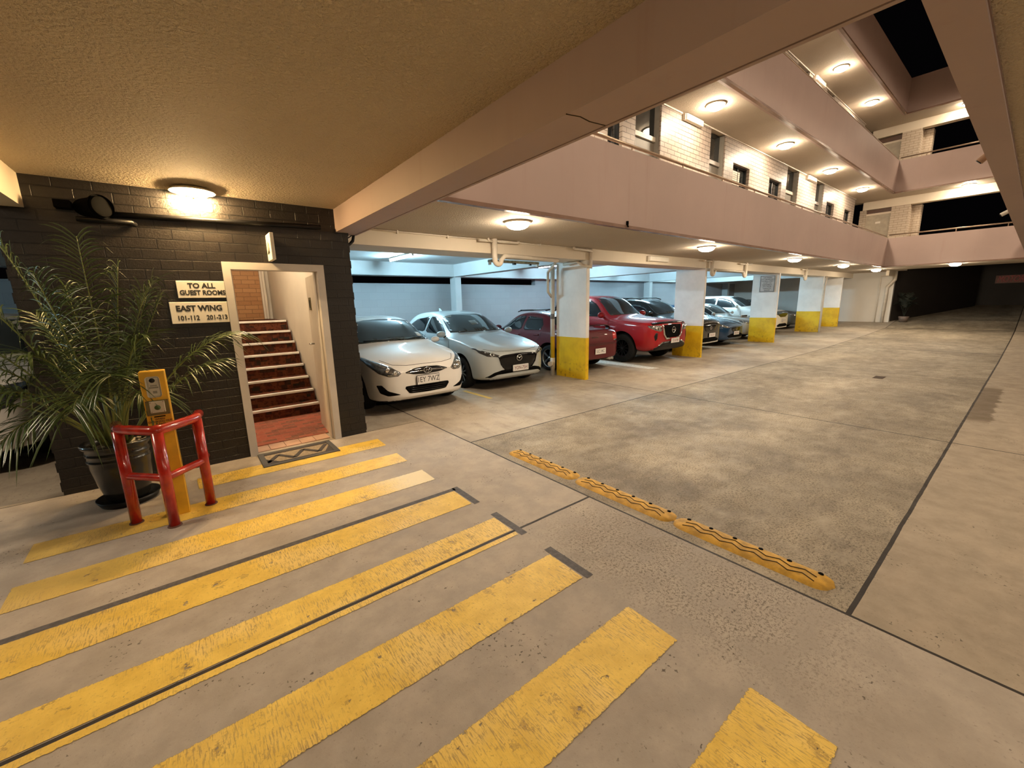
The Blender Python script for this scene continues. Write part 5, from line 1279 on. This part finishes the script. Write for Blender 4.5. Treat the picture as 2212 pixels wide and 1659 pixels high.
# ---- red dual cab pickup
UTE = dict(L=5.25, W=1.86, wr=0.66, wheel_r=0.385, axles=(0.93, 4.07), rim=0.62, spokes=12, spoke_w=0.05, rim_mat=DARKALLOY,
    top=[(0, 0.97), (0.03, 1.04), (0.12, 1.105), (0.4, 1.15), (0.9, 1.185), (1.22, 1.21), (1.35, 1.25), (1.65, 1.47), (1.95, 1.68), (2.15, 1.765), (2.5, 1.80), (3.1, 1.80), (3.4, 1.76), (3.50, 1.62), (3.56, 1.20), (3.7, 1.13), (5.1, 1.12), (5.2, 1.05), (5.25, 0.85)],
    belt=[(0, 0.93), (0.06, 0.99), (0.2, 1.03), (0.7, 1.08), (1.3, 1.13), (3.4, 1.16), (3.7, 1.10), (5.1, 1.09), (5.25, 0.8)],
    bot=[(0, 0.46), (0.06, 0.36), (0.3, 0.30), (0.7, 0.36), (4.5, 0.40), (5.0, 0.46), (5.25, 0.52)],
    wid=[(0, 0.66), (0.02, 0.75), (0.06, 0.83), (0.13, 0.89), (0.24, 0.94), (0.5, 0.985), (1.0, 1.0), (4.6, 1.0), (5.1, 0.975), (5.25, 0.9)],
    ws=[(-0.70, 1.235), (-0.35, 1.25), (0, 1.255), (0.35, 1.25), (0.70, 1.235), (0.60, 1.69), (0.3, 1.735), (0, 1.745), (-0.3, 1.735), (-0.60, 1.69)],
    sidewin=[[(1.62, 1.20), (2.42, 1.215), (2.42, 1.665), (2.2, 1.655), (1.98, 1.55)], [(2.50, 1.215), (3.30, 1.23), (3.32, 1.6), (3.2, 1.655), (2.50, 1.67)]],
    doors=[[(1.42, 0.5), (1.4, 1.1)], [(2.46, 0.45), (2.46, 1.2)], [(3.38, 0.7), (3.4, 1.2)]], handles=[(2.3, 1.08), (3.2, 1.09)], mir=(1.60, 1.22), mirs=1.25)
def ute_extra(t, bvh, sp):
    gr = patch('grille', bvh, 'F', poly_sym([(0, 1.0), (0.40, 0.99), (0.36, 0.72), (0.24, 0.66), (0, 0.66)]), MATTEBLACK, t, 0.006, 0.05, 0)
    for s in (-1, 1): strip('chrome_vee', bvh, 'F', [(s*0.475, 1.0), (s*0.40, 0.74), (s*0.30, 0.645), (s*0.16, 0.640)], 0.026, CHROME, t, 0.012)
    badge_ring(t, surf(bvh, 'F', 0, 0.86)+Vector((0, -0.016, 0)), 0.075, 0.075, lambda k: k.box(-0.10, 0.10, -0.006, 0.006, -0.014, 0.014))
    patch('bonnet_guard', bvh, 'F', poly_sym([(0, 1.075), (0.45, 1.065), (0.74, 1.04), (0.76, 1.0), (0.5, 1.02), (0, 1.025)]), GLOSSBLACK, t, 0.022, 0.05, 0)
    patch('lower_bumper', bvh, 'F', poly_sym([(0, 0.575), (0.40, 0.565), (0.62, 0.47), (0.78, 0.40), (0.72, 0.36), (0.3, 0.345), (0, 0.345)]), BLACKP, t, 0.012, 0.05, 0)
    plate(t, surf(bvh, 'F', 0.10, 0.575)+Vector((0, -0.016, 0)), 'CU 67 BR', 0.372, 0.107, -1, PLATEW, PLATER, PLATEW, 0.088, 0.75)
    for s in (-1, 1):
        k = MB(); k.tube([(s*0.66, 3.95, 1.12), (s*0.60, 3.62, 1.58), (s*0.58, 3.56, 1.62)], 0.038, 10); k.build('sports_bar', BLACKP, t)
        patch('daytime_lamp', bvh, 'F', [(s*0.42, 0.545), (s*0.60, 0.475), (s*0.63, 0.49), (s*0.44, 0.575)], CHROME, t, 0.02, 0.05, 0)
    k = MB(); k.tube([(-0.60, 3.62, 1.58), (0.60, 3.62, 1.58)], 0.038, 10); k.build('sports_bar', BLACKP, t)
    k = MB(); k.rbox(-0.93, -0.84, 1.45, 3.3, 0.42, 0.47, 0.015, 1); k.rbox(0.84, 0.93, 1.45, 3.3, 0.42, 0.47, 0.015, 1); k.build('side_step', BLACKP, t)
    for s in (-1, 1):
        for (a, b, r) in ((0.60, 0.905, 0.04), (0.68, 0.92, 0.038)):
            o = MB().lathe([(0, -0.016), (r*0.8, -0.012), (r, 0.0), (r, 0.02)], (0, 0, 0), 14, 'Y').build('lamp_projector', CHROME, t); o.location = surf(bvh, 'F', s*a, b)
ute = dict(UTE); ute.update(paint=P_RED, extra=ute_extra, cat='pickup truck',
    patches=[('headlight*', 'F', [(0.47, 0.86), (0.52, 0.985), (0.70, 0.995), (0.83, 0.99), (0.82, 0.93), (0.72, 0.865), (0.56, 0.83)], HEADLAMP, 0.008, 0), ('fog_recess*', 'F', [(0.66, 0.80), (0.72, 0.81), (0.76, 0.72), (0.73, 0.60), (0.67, 0.66)], BLACKP, 0.005, 1)])
make_car('pickup_truck', 'bright red dual cab pickup with black wheels between the first two pillars', (10.02, 5.86, 0), 0, ute)

# ---- sport utility cars and the far row
SUVT = dict(L=4.65, W=1.86, wr=0.64, wheel_r=0.355, axles=(0.92, 3.68), rim=0.66, spokes=5, twin=True, spoke_w=0.05,
    top=[(0, 0.90), (0.04, 0.96), (0.14, 1.01), (0.5, 1.07), (0.95, 1.11), (1.18, 1.15), (1.3, 1.2), (1.7, 1.45), (2.05, 1.61), (2.4, 1.665), (3.2, 1.665), (3.9, 1.62), (4.25, 1.45), (4.5, 1.15), (4.65, 0.8)],
    belt=[(0, 0.84), (0.08, 0.91), (0.3, 0.96), (1.1, 1.06), (2.2, 1.09), (3.8, 1.13), (4.3, 1.12), (4.55, 1.0), (4.65, 0.74)],
    bot=[(0, 0.32), (0.06, 0.25), (0.4, 0.22), (4.2, 0.24), (4.5, 0.3), (4.65, 0.38)],
    wid=[(0, 0.60), (0.02, 0.70), (0.06, 0.80), (0.13, 0.87), (0.24, 0.93), (0.45, 0.975), (0.9, 1.0), (3.7, 1.0), (4.3, 0.96), (4.65, 0.75)],
    ws=[(-0.72, 1.165), (0, 1.20), (0.72, 1.165), (0.61, 1.56), (0, 1.615), (-0.61, 1.56)], rw=[(-0.6, 1.2), (0.6, 1.2), (0.52, 1.5), (-0.52, 1.5)],
    sidewin=[[(1.6, 1.13), (2.5, 1.15), (2.5, 1.545), (2.2, 1.53), (1.9, 1.42)], [(2.57, 1.15), (3.4, 1.175), (3.4, 1.53), (2.57, 1.55)], [(3.47, 1.18), (4.1, 1.22), (3.95, 1.42), (3.47, 1.52)]],
    doors=[[(1.4, 0.4), (1.38, 1.0)], [(2.54, 0.32), (2.54, 1.1)], [(3.44, 0.7), (3.5, 1.1)]], handles=[(2.35, 1.0), (3.3, 1.03)], mir=(1.56, 1.16), mirs=1.1)
def front_kit(plate_txt, gz, ring=True, back=PLATEW, ink=PLATER, px=0.0, pz=0.44, lip=None, gm=GLOSSBLACK):
    def ex(t, bvh, sp):
        z0, z1, w0, w1 = gz
        patch('grille', bvh, 'F', poly_sym([(0, z1), (w1*0.8, z1-0.01), (w1, z1-0.05), (w0, z0+0.03), (w0*0.8, z0), (0, z0)]), gm, t, 0.006, 0.05, 1)
        if ring: badge_ring(t, surf(bvh, 'F', 0, (z0+z1)/2)+Vector((0, -0.008, 0)), 0.06, 0.05, lambda k: k.box(-0.05, 0.05, -0.004, 0.004, -0.006, 0.006))
        plate(t, surf(bvh, 'F', px, pz)+Vector((0, -0.012, 0)), plate_txt, 0.372, 0.107, -1, back, ink, back, 0.09, 0.8)
        patch('lower_intake', bvh, 'F', poly_sym([(0, 0.43), (0.35, 0.43), (0.58, 0.36), (0.5, 0.30), (0, 0.29)]), MATTEBLACK, t, 0.004, 0.05, 1)
        if lip: strip('bumper_lip', bvh, 'F', [(-0.7, 0.275), (0, 0.265), (0.7, 0.275)], 0.022, lip, t, 0.004)
    return ex
blk = dict(SUVT); be = front_kit('YN 31 FT', (0.62, 0.84, 0.30, 0.42), True, PLATEW, PLATER, 0.1, 0.50, PM('silver_lip', (0.5, 0.48, 0.44), 0.3, 0.6))
def blk_extra(t, bvh, sp):
    be(t, bvh, sp)
    for s in (-1, 1):
        k = MB(); k.tube([(s*0.60, 2.15, 1.64), (s*0.615, 2.35, 1.70), (s*0.615, 3.5, 1.71), (s*0.60, 3.75, 1.65)], 0.018, 8); k.build('roof_rail', BLACKP, t)
blk.update(paint=P_BLACK, extra=blk_extra, patches=[('headlight*', 'F', [(0.50, 0.82), (0.78, 0.82), (0.85, 0.93), (0.80, 0.95), (0.55, 0.88)], HEADLAMP, 0.006, 1)])
make_car('suv', 'black sport utility car with roof rails behind the second pillar', (12.95, 6.30), 0, blk)

nav = dict(HATCH); be2 = front_kit('DH 82 KA', (0.50, 0.66, 0.30, 0.36), True, PLATEW, PLATER, 0.0, 0.44)
def navy_extra(t, bvh, sp):
    be2(t, bvh, sp); k = MB(); k.tube([(0, 3.3, 1.40), (0, 3.62, 1.70)], 0.006, 6); k.build('antenna', BLACKP, t)
nav.update(L=4.46, W=1.76, wheel_r=0.32, axles=(0.9, 3.55), paint=P_NAVY, extra=navy_extra,
    top=[(a*1.085, b) for a, b in HATCH['top']], belt=[(a*1.085, b) for a, b in HATCH['belt']], bot=[(a*1.085, b) for a, b in HATCH['bot']], wid=[(a*1.085, b) for a, b in HATCH['wid']],
    sidewin=[[(a*1.085, b) for a, b in w_] for w_ in HATCH['sidewin']], doors=[[(a*1.085, b) for a, b in w_] for w_ in HATCH['doors']], mir=(1.52, 0.99),
    patches=[('headlight*', 'F', [(0.44, 0.64), (0.60, 0.625), (0.76, 0.70), (0.82, 0.81), (0.74, 0.80), (0.58, 0.71)], HEADLAMP, 0.006, 1)])
make_car('hatchback', 'deep blue hatchback left of the third pillar, silver car beyond it', (15.05, 6.42), 0, nav)

sil = dict(SED); be3 = front_kit('AX 44 RM', (0.52, 0.66, 0.24, 0.32), True, PLATEW, PLATER, 0.0, 0.42)
def sil_extra(t, bvh, sp):
    be3(t, bvh, sp); h = surf(bvh, 'T', 0, 0.75); k = MB(); k.rbox(-0.30, 0.30, -0.16, 0.20, -0.03, 0.045, 0.02, 2); o = k.build('bonnet_scoop', P_BRONZE, t); o.location = h
    k = MB(); k.box(-0.24, 0.24, -0.163, -0.155, -0.012, 0.030); k.build('scoop_mouth', MATTEBLACK, o)
sil.update(paint=P_BRONZE, extra=sil_extra, patches=[('headlight*', 'F', [(0.40, 0.60), (0.62, 0.595), (0.78, 0.65), (0.80, 0.74), (0.70, 0.745), (0.45, 0.68)], HEADLAMP, 0.006, 1)])
make_car('sedan', 'silver grey sedan with a bonnet scoop, mostly hidden by the notice board pillar', (17.55, 6.62), 0, sil)

wht = dict(SUVT); be4 = front_kit('EK 19 TD', (0.70, 0.955, 0.34, 0.80), False, PLATEW, PLATEK, 0.12, 0.56, P_PEARL)
wht.update(L=4.8, paint=P_PEARL, extra=be4, patches=[('headlight*', 'F', [(0.58, 0.80), (0.80, 0.83), (0.86, 0.93), (0.78, 0.95), (0.60, 0.92)], LAMPDARK, 0.006, 1)])
make_car('suv', 'white sport utility car with dark windows between the third and fourth pillars', (20.25, 6.75), 0, wht)

dk = dict(SED); dk.update(paint=P_SLATE, extra=front_kit('BN 70 LS', (0.52, 0.66, 0.24, 0.32)), patches=[('headlight*', 'F', [(0.40, 0.60), (0.62, 0.595), (0.78, 0.65), (0.80, 0.74), (0.70, 0.745), (0.45, 0.68)], HEADLAMP, 0.006, 1)])
make_car('sedan', 'dark slate car half hidden by the fourth pillar, last in the row', (22.75, 6.8), 0, dk)

lf_ = dict(SUVT); be5 = front_kit('CP 28 WV', (0.62, 0.84, 0.34, 0.46), True, PLATEW, PLATEK, 0.0, 0.5)
lf_.update(L=4.7, paint=P_PEARL, extra=be5, patches=[('headlight*', 'F', [(0.50, 0.70), (0.72, 0.70), (0.85, 0.82), (0.86, 0.94), (0.74, 0.93), (0.56, 0.84)], HEADLAMP, 0.006, 1)])
make_car('suv', 'white car in shadow behind the palm, left of the brick block', (-2.25, 6.25, 0), 0, lf_)
